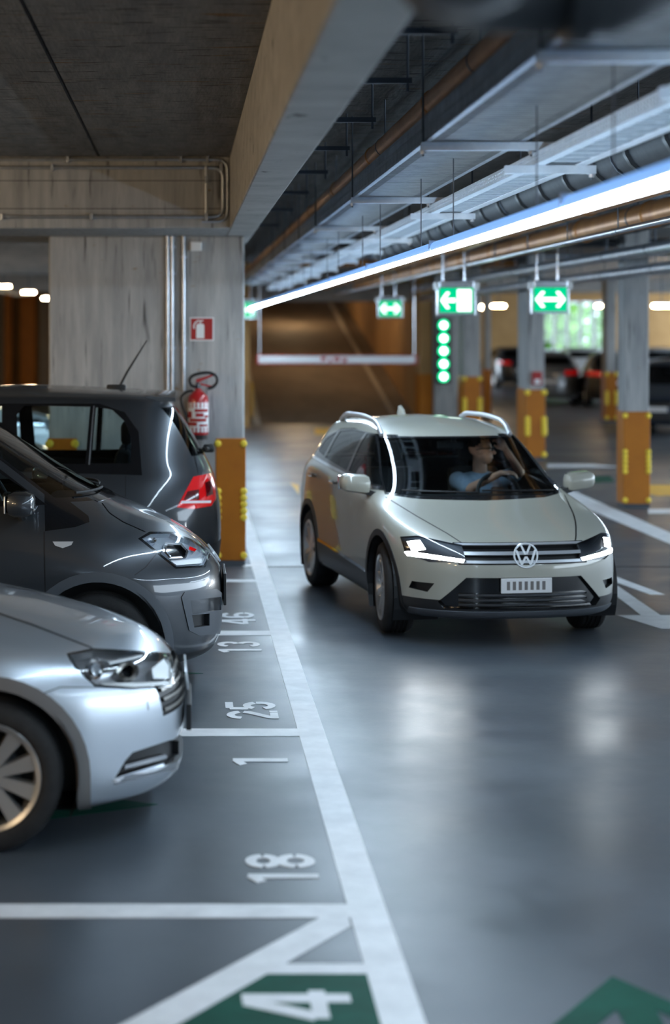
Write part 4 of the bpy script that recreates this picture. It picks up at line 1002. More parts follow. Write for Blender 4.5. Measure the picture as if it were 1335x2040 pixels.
# cabin
MB().bbox(.62, .92, -.66, .66, .80, .965, .04).bbox(.42, .68, -.66, .66, .74, .93, .05).obj('dashboard', M['black'], suv, True, world=False)
MB().bbox(-1.7, .6, -.70, .70, .32, .36, .01).obj('cabin_floor', M['lining'], suv, world=False)
seat(suv, -.05, .36, .44, .92); seat(suv, -.05, -.36, .44, .92); seat(suv, -.95, .36, .46, .92); seat(suv, -.95, -.36, .46, .92)
steering(suv, .36, .36, .93, .175)
MB().bbox(.18, .21, -.11, .11, 1.285, 1.345, .012).tube([(.20,0,1.34),(.22,0,1.375)], .012, 6).obj('rear_view_mirror', M['black'], suv, world=False)

# ================================================================ grey hatchback, nose out (a second one stands tail out behind it)
UX, UY = -1.91, 12.17
up = thing('hatchback', 'dark grey small hatchback parked nose out, in the middle of the row', 'car', (UX, UY, 0), 0., 'dark grey hatchbacks')
U2M = Matrix.LocRotScale(Vector((-1.665, 15.4, 0)), Matrix.Rotation(math.pi, 3, 'Z').to_euler(), None); U2I = U2M.inverted()
RG = [
 (1.96,.60,3.0, -1.82,.5,3.0, .80, .20),
 (2.09,.75,2.7, -1.90,.55,3.0, .88, [(2.1,.205),(1.4,.23),(-1.9,.26)]),
 (2.155,.80,2.7, -1.945,.6,3.0, .905, [(2.1,.29),(0,.32),(-1.9,.36)]),
 (2.145,.80,2.7, -1.965,.6,3.0, .918, [(2.1,.46),(-1.9,.50)]),
 (2.165,.82,2.7, -1.97,.6,3.0, .928, [(2.1,.62),(1.3,.66),(0,.70),(-1.9,.70)]),
 (2.145,.82,2.6, -1.955,.6,3.0, .925, [(2.1,.745),(1.7,.82),(1.2,.90),(0,.93),(-1.9,.90)]),
 (2.06,.82,2.5, -1.91,.6,3.0, .905, [(2.06,.865),(1.8,.915),(1.4,.985),(1.0,1.04),(0,1.06),(-1.9,1.06)]),
 (1.82,.75,2.4, -1.88,.6,3.0, .875, [(1.82,1.03),(1.5,1.06),(1.1,1.09),(0,1.13),(-1.9,1.14)]),
 (1.36,.36,2.4, -1.84,.5,3.0, .845, [(1.36,1.185),(1.0,1.165),(0,1.175),(-1.2,1.19),(-1.84,1.21)]),
 (.98,.30,2.6, -1.72,.45,3.2, .785, [(.98,1.44),(0,1.45),(-1.7,1.45)]),
 (.62,.22,2.7, -1.56,.4,3.4, .685, [(.62,1.665),(0,1.69),(-1.55,1.675)]),
 (.50,.2,2.7, -1.50,.4,3.4, .60, [(.50,1.715),(0,1.735),(-1.5,1.715)]),
 (.34,.2,2.5, -1.35,.3,2.5, .32, [(.34,1.758),(-.4,1.785),(-1.35,1.75)]),
 (.30,.2,2.5, -1.30,.3,2.5, 0.0, [(.30,1.768),(-.4,1.795),(-1.3,1.76)]),
]
RW = .332; WX = 1.39
C = Car(up, RG, [(WX, RW, .40), (-WX, RW, .40)], sub=6, NF=36, flare=.02)
for x in (WX, -WX):
    C.take(C.pl_ax(arch_poly(x, RW+.01, .395), 'y'), [('arch_opening', M['black'], -.02, False, False)], filt=lambda c, n: c.y > .55)
for o in [o for o in up.children if o.name.startswith('arch_opening')]: bpy.data.objects.remove(o)
for x in (WX, -WX):
    C.take(C.pl_ax(arch_poly(x, RW+.01, .455), 'y'), [('arch_trim', M['trim'], .006, True, False)], filt=lambda c, n: c.y > .55 and c.z < .9)
fw = lambda c, n: n.x > .2 and c.z > 1.0
C.take(C.pl_ax([(-.76,1.225),(.76,1.225),(0,1.205),(.655,1.645),(-.655,1.645)], 'x'), [('windshield', M['glass_c'], -.004, False, False)], mirror=False, filt=fw)
C.take(C.pl_ax([(-.79,1.20),(.79,1.20),(0,1.165),(.67,1.66),(-.67,1.66)], 'x'), [('windshield_frame', M['blackg'], .0, False, False)], mirror=False, filt=fw)
C.take(C.pl_ax([(-.26,1.205),(-.24,1.645),(.25,1.645),(.60,1.50),(.98,1.26),(.96,1.215)], 'y'), [('front_door_window', M['glass'], -.004, False, False)], filt=sy)
C.take(C.pl_ax([(-.43,1.205),(-.90,1.205),(-.93,1.64),(-.42,1.65),(-.36,1.58),(-.38,1.25)], 'y'), [('rear_door_window', M['glass'], -.004, False, False)], filt=sy)
C.take(C.pl_ax([(-.945,1.21),(-.975,1.635),(-1.10,1.62),(-1.20,1.53),(-1.255,1.40),(-1.25,1.21)], 'y'), [('quarter_window', M['glass'], -.004, False, False)], filt=sy)
C.take(C.pl_ax([(-.935,1.20),(-.925,1.20),(-.955,1.645),(-.965,1.645)], 'y'), [('window_bar', M['galv_d'], .004, True, False)], filt=sy)
C.take(C.pl_ax([(1.08,1.19),(.62,1.53),(.27,1.665),(-1.0,1.665),(-1.2,1.60),(-1.31,1.45),(-1.34,1.12),(-.6,1.14)], 'y'), [('window_frame', M['blackg'], .0, False, False)], filt=sy)
C.take(C.pl_ax([(-.63,1.25),(.63,1.25),(.58,1.63),(-.58,1.63)], 'x'), [('rear_window', M['glass_d'], -.004, False, False)], mirror=False, filt=lambda c, n: n.x < -.2 and c.z > 1.1)
rt = lambda c, n: c.y < -.05
lt2 = lambda c, n: c.y > .05
def pcut(C, pts, nm, m, off, flt):
    pls, fx = C.pl_px(pts); C.take(pls, [(nm, M[m], off, True, False)], pxf=fx, filt=flt)
def pcirc(u, v, ru, rv, n=16): return [(u+ru*math.cos(2*math.pi*k/n), v+rv*math.sin(2*math.pi*k/n)) for k in range(n)]
pcut(C, [(334,1084),(360,1086),(371,1098),(368,1107),(342,1109),(331,1097)], 'projector_lens', 'blackg', -.022, rt)
pcut(C, [(329,1080),(362,1082),(376,1098),(371,1111),(339,1113),(325,1098)], 'projector_ring', 'chrome', -.012, rt)
pcut(C, [(378,1088),(392,1094),(388,1099),(376,1095)], 'indicator_bulb', 'lens_red', -.012, rt)
pcut(C, [(340,1117),(406,1110),(403,1122),(352,1126)], 'light_strip', 'white', -.010, rt)
pcut(C, pcirc(303,1076,9,6), 'side_reflector', 'chrome', -.012, rt)
pls, fx = C.pl_px([(283,1073),(300,1064),(340,1063),(380,1078),(417,1101),(406,1126),(352,1129),(318,1100)])
C.take(pls, [('headlight', M['lamp_refl'], -.03, True, False), ('lens', M['lens'], .002, False, True)], pxf=fx, filt=rt)
pls, fx = C.pl_px([(275,1073),(298,1059),(342,1059),(382,1074),(422,1101),(409,1130),(350,1133),(314,1103)])
C.take(pls, [('headlight_bezel', M['blackg'], .0, False, False)], pxf=fx, filt=rt)
pls, fx = C.pl_px([(378,1196),(439,1189),(439,1215),(382,1223)]); C.take(pls, [('bumper_flap', M['grey'], .0, False, False)], pxf=fx, filt=rt)
pls, fx = C.pl_px([(381,1225),(416,1222),(416,1246),(386,1250)]); C.take(pls, [('bumper_grille', M['black'], -.03, True, False)], pxf=fx, filt=rt)
pls, fx = C.pl_px([(361,1190),(367,1180),(430,1173),(442,1182),(442,1262),(396,1266),(376,1256)]); C.take(pls, [('bumper_frame', M['trim'], .006, True, False)], pxf=fx, filt=rt)
pls, fx = C.pl_px([(88,962),(120,985),(176,1028),(178,1040),(150,1050),(90,1058)]); C.take(pls, [('mirror_triangle', M['blackg'], .001, False, False)], pxf=fx, filt=rt)
pls, fx = C.pl_px([(105,1079),(146,1079),(142,1086),(125,1092),(110,1087)]); C.take(pls, [('fender_badge', M['lamp_refl'], .005, True, False)], pxf=fx, filt=rt)
pls, fx = C.pl_px([(185,962),(215,954),(247,966),(240,986),(195,1000),(172,990)]); C.take(pls, [('cowl_panel', M['blackg'], .003, True, False)], pxf=fx, filt=rt)
C.seam([(88,1059),(88,1100),(89,1140),(90,1180)], 2.6, filt=rt)
C.seam([(203,1002),(218,1022),(245,1040),(290,1060)], 2.2, filt=rt)
C.seam([(312,1103),(290,1130),(268,1146)], 2.2, filt=rt)
# tail lamps traced from the second car
pls, fx = C.pl_px([(407,962),(420,956),(425,984),(410,990)], U2I); C.take(pls, [('tail_light_lens', M['lens_dred'], .004, True, False)], pxf=fx, filt=lt2)
pls, fx = C.pl_px([(365,996),(373,979),(396,975),(396,996)], U2I); C.take(pls, [('tail_light_lens', M['lens_dred'], .004, True, False)], pxf=fx, filt=lt2)
pls, fx = C.pl_px([(361,998),(420,997),(419,1002),(359,1003)], U2I); C.take(pls, [('reversing_lens', M['white'], .004, True, False)], pxf=fx, filt=lt2)
pls, fx = C.pl_px([(352,1011),(372,985),(385,950),(419,943),(427,952),(429,992),(420,1008),(384,1014)], U2I); C.take(pls, [('tail_light', M['lens_red'], .006, True, False), ('tail_light_back', M['lining'], -.03, False, True)], pxf=fx, filt=lt2)
C.seam([(250,948),(250,985),(248,1040)], 2.0, U2I, filt=lt2)
C.seam([(385,902),(395,945)], 2.0, U2I, filt=lt2)
C.take(C.pl_ax([(-.93,.19),(.93,.19),(.93,.275),(-.93,.275)], 'x'), [('lower_bumper', M['black'], .0, False, False)], mirror=False, filt=lambda c, n: n.x > .02 and c.x > 1.3)
C.take(C.pl_ax([(-.93,.22),(.93,.22),(.93,.56),(-.93,.56)], 'x'), [('rear_bumper_insert', M['black'], .002, False, False)], mirror=False, filt=lambda c, n: n.x < -.35 and c.x < -1.5)
hit, nn = C.front(0, .60)
MB().bbox(hit.x+.004, hit.x+.022, -.26, .26, .50, .70, .004).obj('number_plate', M['black'], up, world=False)
hit, nn = C.front(0, .80); emblem(up, hit+Vector((.004,0,0)), nn, .07)
for sg in (1, -1):
    mx, my, mz = .94, sg*1.03, 1.215
    b = MB().bbox(-.085, .085, -.13, .11, -.075, .07, .05); b.v = [(mx+p[0], my+sg*p[1], mz+p[2]) for p in b.v]
    mi = b.obj('door_mirror', M['grey'], up, True, world=False)
    MB().bbox(mx-.09, mx-.078, my-.10, my+.10, mz-.055, mz+.055, .006).obj('mirror_glass', M['chrome'], mi, world=False)
    MB().tube([(mx+.088,my-sg*.13,mz-.03),(mx+.088,my+sg*.10,mz-.03)], .006, 6).obj('trim_line', M['galv'], mi, world=False)
    MB().tube([(mx,my-sg*.20,mz-.10),(mx,my-sg*.02,mz-.05)], .03, 8).obj('mirror_foot', M['black'], mi, world=False)
for (y0, y1) in ((.70, .05), (.0, -.62)):
    pts = [C.front(y0+(y1-y0)*k/6, 1.215+.014*k/6)[0]+Vector((.014,0,.014)) for k in range(7)]
    MB().tube(pts, .009, 6).obj('wiper', M['rubber'], up, world=False)
h = C.top(-1.11, 0); z2 = 2.25-23*15.4/F_PX
MB().bbox(-1.19, -1.03, -.03, .03, h.z-.01, h.z+.025, .012).obj('antenna_base', M['black'], up, True, world=False)
MB().tube([(-1.14,0,h.z+.015),(-1.20,0,h.z+.13),(-1.36,0,z2)], [.011,.010,.0045], 8).obj('antenna', M['black'], up, world=False)
sp = [C.top(-1.36, y) for y in np.linspace(-.52, .52, 9)]
vs = []
for p in sp: vs += [(p.x, p.y, p.z+.012), (p.x-.235, p.y*.97, p.z-.005), (p.x-.235, p.y*.97, p.z-.035), (p.x, p.y, p.z-.03)]
MB().add(vs, [(4*i+a, 4*i+b, 4*i+4+b, 4*i+4+a) for i in range(8) for a, b in ((0,1),(1,2),(2,3),(3,0))]+[(0,1,2,3),(32,35,34,33)]).obj('roof_spoiler', M['grey'], up, True, world=False)
h, n = C.front(0, 1.27, -1); MB().tube([h+Vector((-.01,0,0)), h+Vector((-.05,.10,.0)), h+Vector((-.03,.30,.02))], .014, 6).bbox(h.x-.10, h.x-.01, -.05, .05, h.z-.03, h.z+.035, .015).obj('rear_wiper', M['black'], up, True, world=False)
C.finish(M['grey'])
for x in (WX, -WX): wheel_well(up, x, RW+.01, .41, .55, .915)
add_wheels(up, wheel_meshes(RW, .225, .20, 'thin', M['alloy_d'], 8), [(WX,-.80),(WX,.80),(-WX,-.80),(-WX,.80)], RW)
MB().bbox(1.0, 1.32, -.72, .72, .95, 1.15, .05).bbox(.80, 1.04, -.72, .72, .90, 1.11, .05).obj('dashboard', M['black'], up, True, world=False)
MB().bbox(-1.7, .9, -.78, .78, .34, .38, .01).obj('cabin_floor', M['lining'], up, world=False)
seat(up, .18, .38, .55, 1.0); seat(up, .18, -.38, .55, 1.0); seat(up, -.85, .38, .58, .98); seat(up, -.85, -.38, .58, .98)
steering(up, .72, .38, 1.10, .19)
up2 = copy_tree(up); up2.location = (-1.665, 15.4, 0); up2.rotation_euler = (0, 0, math.pi)
tag(up2, 'dark grey small hatchback parked tail out against the pillar, aerial on its roof', 'car', 'dark grey hatchbacks')

# ================================================================ silver estate in front
pas = thing('estate_car', 'silver estate car parked nose out in the foreground', 'car', (-2.203, 8.93, 0))
RG = [
 (2.04,.65,3.0, -2.45,.5,3.0, .78, .165),
 (2.15,.85,2.6, -2.52,.55,3.0, .865, [(2.15,.172),(1.5,.185),(0,.20),(-2.5,.22)]),
 (2.215,.90,2.6, -2.56,.6,3.0, .888, [(2.2,.235),(0,.27),(-2.5,.30)]),
 (2.195,.90,2.6, -2.56,.6,3.0, .896, [(2.2,.36),(0,.40),(-2.5,.42)]),
 (2.215,.92,2.6, -2.56,.6,3.0, .904, [(2.2,.52),(1.3,.58),(0,.62),(-2.5,.60)]),
 (2.205,.92,2.5, -2.54,.6,3.0, .900, [(2.2,.635),(1.75,.70),(1.3,.76),(0,.80),(-2.5,.82)]),
 (2.15,.92,2.5, -2.50,.6,3.0, .885, [(2.15,.735),(1.8,.80),(1.3,.875),(0,.91),(-2.5,.93)]),
 (1.95,.85,2.4, -2.46,.6,3.0, .86, [(1.95,.835),(1.6,.87),(1.2,.93),(0,.965),(-2.5,.98)]),
 (1.50,.70,2.4, -2.44,.6,3.0, .82, [(1.5,.955),(1.2,.965),(.8,.985),(0,.995),(-2.5,1.01)]),
 (.98,.30,2.4, -2.42,.5,3.0, .785, [(.98,1.04),(.6,1.02),(0,1.015),(-2.4,1.035)]),
 (.45,.25,2.6, -2.28,.45,3.2, .715, [(.45,1.26),(0,1.27),(-2.3,1.26)]),
 (0.0,.2,2.7, -2.12,.4,3.4, .61, [(0,1.43),(-.8,1.45),(-2.1,1.43)]),
 (-.15,.2,2.7, -2.05,.4,3.4, .50, [(-.15,1.475),(-.8,1.50),(-2.0,1.47)]),
 (-.3,.2,2.5, -1.9,.3,2.5, 0.0, [(-.3,1.50),(-.8,1.52),(-1.9,1.49)]),
]
RW = .328; WX = 1.355
C = Car(pas, RG, [(WX, RW, .39), (-WX, RW, .39)], sub=6, NF=40, flare=.018)
for x in (WX, -WX):
    C.take(C.pl_ax(arch_poly(x, RW, .386), 'y'), [('arch_opening', M['black'], -.02, False, False)], filt=lambda c, n: c.y > .55)
for o in [o for o in pas.children if o.name.startswith('arch_opening')]: bpy.data.objects.remove(o)
for x in (WX, -WX):
    C.take(C.pl_ax(arch_poly(x, RW, .442), 'y'), [('arch_trim', M['arch'], .007, True, False)], filt=lambda c, n: c.y > .55 and c.z < .9)
C.take(C.pl_ax([(-.66,1.06),(.66,1.06),(.57,1.41),(-.57,1.41)], 'x'), [('windshield', M['glass_d'], -.004, False, False)], mirror=False, filt=lambda c, n: n.x > .2 and c.z > 1)
C.take(C.pl_ax([(.45,1.05),(-.45,1.05),(-.45,1.41),(-.02,1.40)], 'y'), [('front_door_window', M['glass_d'], -.004, False, False)], filt=sy)
C.take(C.pl_ax([(-.52,1.05),(-1.35,1.06),(-1.35,1.40),(-.52,1.41)], 'y'), [('rear_door_window', M['glass_d'], -.004, False, False)], filt=sy)
C.take(C.pl_ax([(-1.42,1.06),(-2.05,1.09),(-1.9,1.37),(-1.42,1.40)], 'y'), [('quarter_window', M['glass_d'], -.004, False, False)], filt=sy)
rt = lambda c, n: c.y < -.05
pcut(C, pcirc(192,1332,9,14), 'projector_lens', 'lamp_refl', -.030, rt)
pcut(C, pcirc(192,1332,15,22), 'projector_ring', 'chrome', -.014, rt)
pcut(C, pcirc(255,1337,13,13), 'projector_lens', 'blackg', -.034, rt)
pcut(C, pcirc(255,1337,22,19), 'projector_ring', 'alloy_d', -.018, rt)
pcut(C, [(200,1361),(268,1365),(338,1357),(340,1362),(268,1369),(205,1364)], 'light_strip', 'white', -.006, rt)
pcut(C, [(216,1318),(286,1303),(288,1308),(218,1324)], 'light_strip', 'white', -.008, rt)
pls, fx = C.pl_px([(302,1332),(330,1309),(340,1322),(342,1352),(306,1352)]); C.take(pls, [('painted_glint', M['white'], -.012, True, False)], pxf=fx, filt=rt)  # white piece painted in for a lamp's reflection at the headlight end
pls, fx = C.pl_px([(138,1304),(186,1296),(290,1301),(337,1305),(345,1365),(268,1370),(192,1365),(153,1328)])
C.take(pls, [('headlight', M['alloy'], -.04, True, False), ('lens', M['lens'], .002, False, True)], pxf=fx, filt=rt)
pls, fx = C.pl_px([(132,1302),(184,1291),(290,1297),(341,1301),(349,1368),(268,1374),(190,1369),(148,1329)])
C.take(pls, [('headlight_bezel', M['blackg'], .0, False, False)], pxf=fx, filt=rt)
pls, fx = C.pl_px([(248,1524),(330,1503),(332,1511),(248,1532)]); C.take(pls, [('fog_chrome_bar', M['chrome'], .003, True, False)], pxf=fx, filt=rt)
pls, fx = C.pl_px([(229,1550),(250,1515),(264,1499),(340,1474),(356,1476),(356,1502),(336,1516)]); C.take(pls, [('fog_recess', M['black'], -.03, True, False)], pxf=fx, filt=rt)
pls, fx = C.pl_px([(222,1552),(352,1517),(354,1530),(226,1563)]); C.take(pls, [('chrome_bumper_strip', M['chrome'], .006, True, False)], pxf=fx, filt=rt)
pls, fx = C.pl_px([(293,1396),(314,1394),(316,1412),(295,1415)]); C.take(pls, [('washer_flap', M['silver'], .004, True, False)], pxf=fx, filt=rt)
C.seam([(-20,1216),(60,1243),(140,1274),(184,1291)], 3.0, filt=rt)
C.seam([(80,1384),(120,1369),(190,1369)], 2.2, filt=rt)
for k in range(4):
    zz = .535+.045*k; C.take(C.pl_ax([(-.50,zz),(.50,zz),(.50,zz+.018),(-.50,zz+.018)], 'x'), [('grille_bar', M['alloy_d'], -.010, True, False)], mirror=False, filt=lambda c, n: n.x > .2)
C.take(C.pl_ax([(-.52,.52),(.52,.52),(.56,.715),(-.56,.715)], 'x'), [('grille', M['black'], -.02, True, False)], mirror=False, filt=lambda c, n: n.x > .2)
C.take(C.pl_ax([(-.50,.27),(.50,.27),(.52,.39),(-.52,.39)], 'x'), [('lower_intake', M['black'], -.03, True, False)], mirror=False, filt=lambda c, n: n.x > .2)
C.take(C.pl_ax([(-.78,.80),(-.45,.80),(-.45,.95),(-.76,.95)], 'x'), [('tail_light', M['lens_red'], .004, True, False), ('tail_light_back', M['lining'], -.03, False, True)], filt=lambda c, n: n.x < -.15 and c.x < -1.4)
hit, nn = C.front(0, .46); MB().bbox(hit.x+.006, hit.x+.03, -.26, .26, .40, .52, .004).obj('number_plate', M['black'], pas, world=False)
hit, nn = C.front(0, .62); emblem(pas, hit+Vector((.012,0,0)), (1,0,.1), .085)
C.finish(M['silver'])
for x in (WX, -WX): wheel_well(pas, x, RW, .40, .55, .885)
add_wheels(pas, wheel_meshes(RW, .228, .215, 'wide', M['alloy'], 10), [(WX,-.775),(WX,.775),(-WX,-.775),(-WX,.775)], RW)
seat(pas, -.1, .36, .45); seat(pas, -.1, -.36, .45)
MB().bbox(.55, .95, -.68, .68, .82, 1.0, .05).obj('dashboard', M['black'], pas, True, world=False)
# ================================================================ driver in the pale SUV (coordinates of the SUV)
def baked(mb, voxel, name, m, parent, smooth_it=2):
    me = mb.mesh('tmp', m, True); o = bpy.data.objects.new('tmp', me); COL.objects.link(o)
    r = o.modifiers.new('r', 'REMESH'); r.mode = 'VOXEL'; r.voxel_size = voxel; r.use_smooth_shade = True
    sm = o.modifiers.new('s', 'SMOOTH'); sm.iterations = smooth_it; sm.factor = .5
    dg = bpy.context.evaluated_depsgraph_get(); nm = bpy.data.meshes.new_from_object(o.evaluated_get(dg)); bpy.data.objects.remove(o)
    nm.name = name; nm.materials.clear(); nm.materials.append(m); nm.polygons.foreach_set('use_smooth', [True]*len(nm.polygons))
    return link(name, nm, parent, False)
def limb(mb, pts, rs, n=12):
    for i in range(len(pts)-1): mb.tube([pts[i], pts[i+1]], [rs[i], rs[i+1]], n)
    for p, r in zip(pts, rs): mb.sphere(p, r, 12, 8)
drv = thing('person', 'man in a blue grey shirt and glasses at the wheel of the pale SUV', 'person', suv.location, suv.rotation_euler.z)
fwd = Vector((.42,.91,0)).normalized(); sd = Vector((fwd.y,-fwd.x,0)); up_ = Vector((0,0,1)); hc_ = Vector((.03,.315,1.262))
def hp_(a, b, c_): return hc_+fwd*a+sd*b+up_*c_
def ell(mb, c_, rx, ry, rz):
    """ellipsoid aligned with the head"""
    bm = bmesh.new(); bmesh.ops.create_uvsphere(bm, u_segments=20, v_segments=12, radius=1)
    for v in bm.verts: v.co = c_+fwd*v.co.x*rx+sd*v.co.y*ry+up_*v.co.z*rz
    mb.bm(bm)
sk = MB()
ell(sk, hp_(-.012,0,.022), .096, .076, .085); ell(sk, hp_(.030,0,-.045), .062, .056, .070); ell(sk, hp_(.048,0,-.085), .034, .036, .026)
limb(sk, [hp_(.078,0,.010), hp_(.108,0,-.022)], [.010,.015], 8)                       # nose
for s_ in (1,-1):
    ell(sk, hp_(-.012, s_*.072, -.012), .014, .008, .023); ell(sk, hp_(.062, s_*.030, .020), .022, .024, .012); ell(sk, hp_(.060, s_*.036, -.025), .022, .022, .022)
ell(sk, hp_(.083,0,-.058), .012, .024, .007); ell(sk, hp_(.081,0,-.070), .012, .020, .007)  # lips
limb(sk, [hp_(-.015,0,-.05), Vector((-.03,.32,1.07))], [.056,.062])
chest = [((-.03,.32,1.00),.10,.205,.075), ((-.03,.32,.90),.115,.185,.15), ((-.04,.33,.74),.12,.165,.15), ((-.05,.34,.60),.15,.17,.11)]
def torso(mb, g=0.):
    for (c_, rx, ry, rz) in chest: mb.sphere(c_, 1, 16, 10, (rx+g, ry+g, rz+g))
torso(sk)
for y in (.25, .44): limb(sk, [(-.02,y,.60),(.36,y+.01*(1 if y > .3 else -1),.66),(.52,y,.40)], [.085,.062,.045])
RA = [Vector((-.03,.135,1.01)), Vector((.14,.175,.955)), Vector((.335,.385,1.095))]; LA = [Vector((-.03,.505,1.01)), Vector((.15,.60,1.085)), Vector((.085,.505,1.265))]
for A in (RA, LA): limb(sk, A, [.058,.040,.026])
def hand(mb, w, d, n, curl, ln=1.):
    d = d.normalized(); n = (n-d*n.dot(d)).normalized(); s_ = d.cross(n)
    pc_ = w+d*.045; 
    for k in (-1,-.33,.33,1): limb(mb, [w+s_*.012*k, w+d*.075*ln+s_*.027*k], [.015,.013], 8)
    for k, L in ((-1.5,.062),(-.5,.074),(.5,.070),(1.5,.055)):
        b0 = w+d*.078+s_*.0185*k; b1 = b0+(d*math.cos(curl*.6)-n*math.sin(curl*.6))*L*.55; b2 = b1+(d*math.cos(curl*1.5)-n*math.sin(curl*1.5))*L*.5
        limb(mb, [b0, b1, b2], [.0098,.0088,.0072], 8)
    t0 = w+d*.02-s_*.024; limb(mb, [t0, t0+d*.032-s_*.028-n*.008, t0+d*.062-s_*.030-n*.022], [.013,.0105,.008], 8)
hand(sk, RA[2], Vector((.15,.95,.02)), Vector((.3,0,1)), .7)
hand(sk, LA[2], Vector((-.10,-.35,.55)), Vector((.9,.3,.2)), .9)
baked(sk, .0065, 'body', M['skin'], drv)
sh = MB(); torso(sh, .014); sh.sphere((-.03,.32,1.055), 1, 16, 10, (.075,.10,.03))
limb(sh, [RA[0], RA[0].lerp(RA[1], .8)], [.076,.064]); limb(sh, [LA[0], LA[0].lerp(LA[1], .7)], [.076,.064])
baked(sh, .010, 'shirt', M['shirt'], drv, 3)
hm = bmesh.new(); bmesh.ops.create_uvsphere(hm, u_segments=28, v_segments=18, radius=1)
bmesh.ops.delete(hm, geom=[v for v in hm.verts if v.co.z < -.15+1.15*max(0, v.co.x+.2) or (v.co.x > .62 and v.co.z < .75)], context='VERTS')
for v in hm.verts: v.co = hp_(-.016,0,.026)+fwd*v.co.x*.101+sd*v.co.y*.081+up_*v.co.z*.090
MB().bm(hm).obj('hair', M['hair'], drv, True, world=False)
gm = MB()
for s_ in (1,-1):
    gm.tube([hp_(.094+.010*math.cos(a)*0, s_*.033+.024*math.cos(a), .012+.017*math.sin(a)) for a in np.linspace(0, 2*math.pi, 16)[:-1]], .0032, 6, closed=True)
    gm.tube([hp_(.092, s_*.057, .016), hp_(.02, s_*.082, .016), hp_(-.03, s_*.082, .006)], .0034, 6)
gm.tube([hp_(.096,-.010,.016), hp_(.098,0,.019), hp_(.096,.010,.016)], .003, 6); gm.obj('glasses', M['black'], drv, world=False)
em = MB()
for s_ in (1,-1): em.sphere(hp_(.078, s_*.031, .010), .0105, 10, 8)
em.obj('eyes', M['white'], drv, True, world=False)

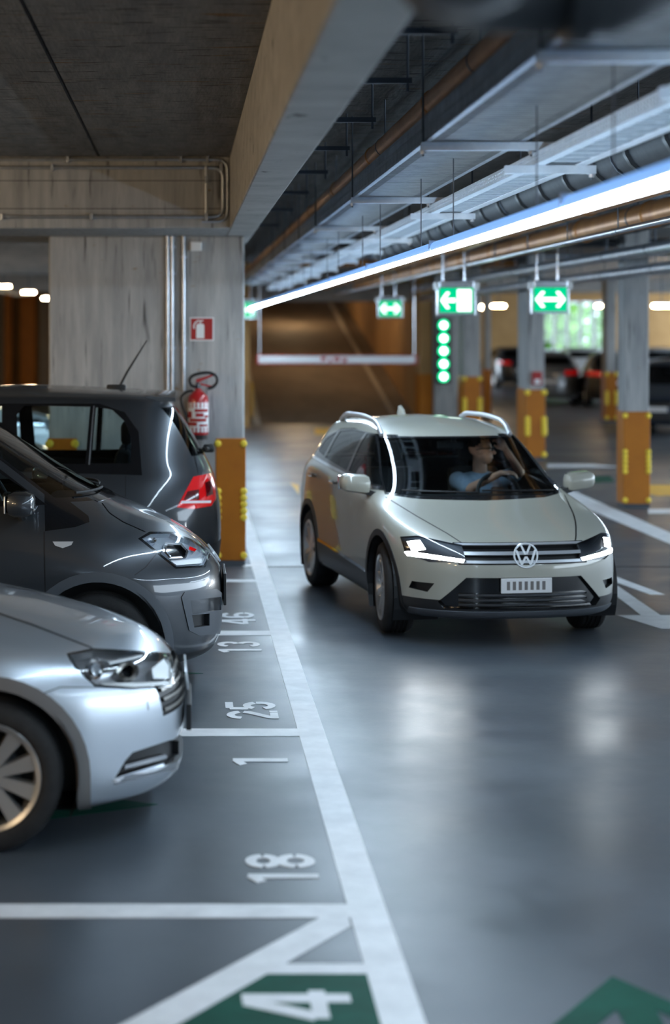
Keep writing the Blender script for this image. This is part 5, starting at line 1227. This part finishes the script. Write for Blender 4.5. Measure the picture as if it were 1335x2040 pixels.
# ================================================================ parked cars in the background
def lowcar(label, loc, rz, paint, sc=1., first=[None], group='parked cars in the background'):
    if first[0] is None:
        t = thing('parked_car', label, 'car', (0,0,0), 0, group)
        R2 = []
        C = Car(t, SUV_RINGS, [(1.278,.335,.385), (-1.278,.335,.385)], sub=3, NF=14, NS=22, NR=10)
        for x in (1.278, -1.278): C.take(C.pl_ax(arch_poly(x, .335, .385), 'y'), [('arch_opening', M['black'], 0, False, False)], filt=lambda c, n: c.y > .55)
        for o in [o for o in t.children if o.name.startswith('arch_opening')]: bpy.data.objects.remove(o)
        C.take(C.pl_ax([(-.67,1.0),(.67,1.0),(.56,1.37),(-.56,1.37)], 'x'), [('windshield', M['glass_d'], -.004, False, False)], mirror=False, filt=lambda c, n: n.x > .25 and c.z > .9)
        C.take(C.pl_ax([(-.60,1.13),(.60,1.13),(.53,1.36),(-.53,1.36)], 'x'), [('rear_window', M['glass_d'], -.004, False, False)], mirror=False, filt=lambda c, n: n.x < -.25 and c.z > 1)
        C.take(C.pl_ax([(.76,1.03),(-.17,1.08),(-.17,1.40),(.14,1.39)], 'y'), [('front_window', M['glass_d'], -.004, False, False)], filt=sy)
        C.take(C.pl_ax([(-.22,1.08),(-1.35,1.14),(-1.0,1.38),(-.22,1.40)], 'y'), [('rear_side_window', M['glass_d'], -.004, False, False)], filt=sy)
        C.take(C.pl_ax([(-.80,.68),(-.50,.62),(-.48,.72),(-.78,.78)], 'x'), [('headlight', M['chrome'], .002, True, False)], filt=lambda c, n: n.x > .1 and c.x > 1.2)
        C.take(C.pl_ax([(-.80,.86),(-.42,.84),(-.42,.97),(-.78,.99)], 'x'), [('tail_light', M['lens_red'], .004, True, False), ('tail_light_back', M['lining'], -.03, False, True)], filt=lambda c, n: n.x < -.15 and c.x < -1.4)
        C.take(C.pl_ax([(-.48,.58),(.48,.58),(.48,.70),(-.48,.70)], 'x'), [('grille', M['black'], .0, False, False)], mirror=False, filt=lambda c, n: n.x > .2)
        C.take(C.pl_ax([(-.5,.28),(.5,.28),(.42,.46),(-.42,.46)], 'x'), [('lower_intake', M['black'], .0, False, False)], mirror=False, filt=lambda c, n: n.x > .2)
        C.finish(M['silver'])
        hit = C_front_x = 2.13
        MB().bbox(2.12, 2.14, -.24, .24, .48, .58, .004).obj('number_plate', M['plate'], t, world=False); MB().bbox(-2.13, -2.10, -.24, .24, .62, .72, .004).obj('number_plate', M['plate'], t, world=False)
        add_wheels(t, wheel_meshes(.335, .235, .21, 'wide', M['alloy'], 8), [(1.278,-.735),(1.278,.735),(-1.278,-.735),(-1.278,.735)], .335)
        first[0] = t
    else: t = copy_tree(first[0])
    t.location = loc; t.rotation_euler = (0,0,rz); t.scale = (sc,sc,sc); tag(t, label, 'car', group)
    for o in t.children:
        if o.name.startswith('body'): o.material_slots[0].link = 'OBJECT'; o.material_slots[0].material = paint
    return t
pb = lambda n, c, m=.4: mat(n, c, .3, m, coat=1.)
PB = {'cream': pb('cream_car_paint', (.55,.52,.46), .1), 'blk': pb('black_car_paint', (.012,.014,.018)), 'wht': pb('white_car_paint', (.70,.72,.74), .0), 'nvy': pb('navy_car_paint', (.02,.035,.06)), 'sil': M['silver'], 'gry': pb('mid_grey_car_paint', (.14,.15,.16))}
def px_car(u, v, label, rz, p, sc=1.05):
    g = G(u, v); lowcar(label, (g.x, g.y, 0), math.radians(rz), PB[p], sc)
lowcar('cream car in the left bay, roof showing just above the grey hatchback', (-3.9, 22.3, 0), 0, PB['cream'], 1.14)
lowcar('pale car farther back in the left bay, behind the cream car', (-4.6, 28.5, 0), 0, PB['wht'], 1.27)
px_car(1345, 858, 'dark blue car at the right frame edge', -115, 'nvy', 1.05)
px_car(1092, 802, 'grey car parked tail out behind the column with the red box', 80, 'gry')
px_car(1219, 806, 'black car parked beside the grey one, partly hidden by the slim column', 82, 'blk')
px_car(1012, 770, 'black car parked far back between the two green signs', 95, 'blk')
px_car(1150, 774, 'white car far back below the bright window', 88, 'wht')
px_car(1300, 776, 'silver car far back at right, behind the slim column', 88, 'sil')
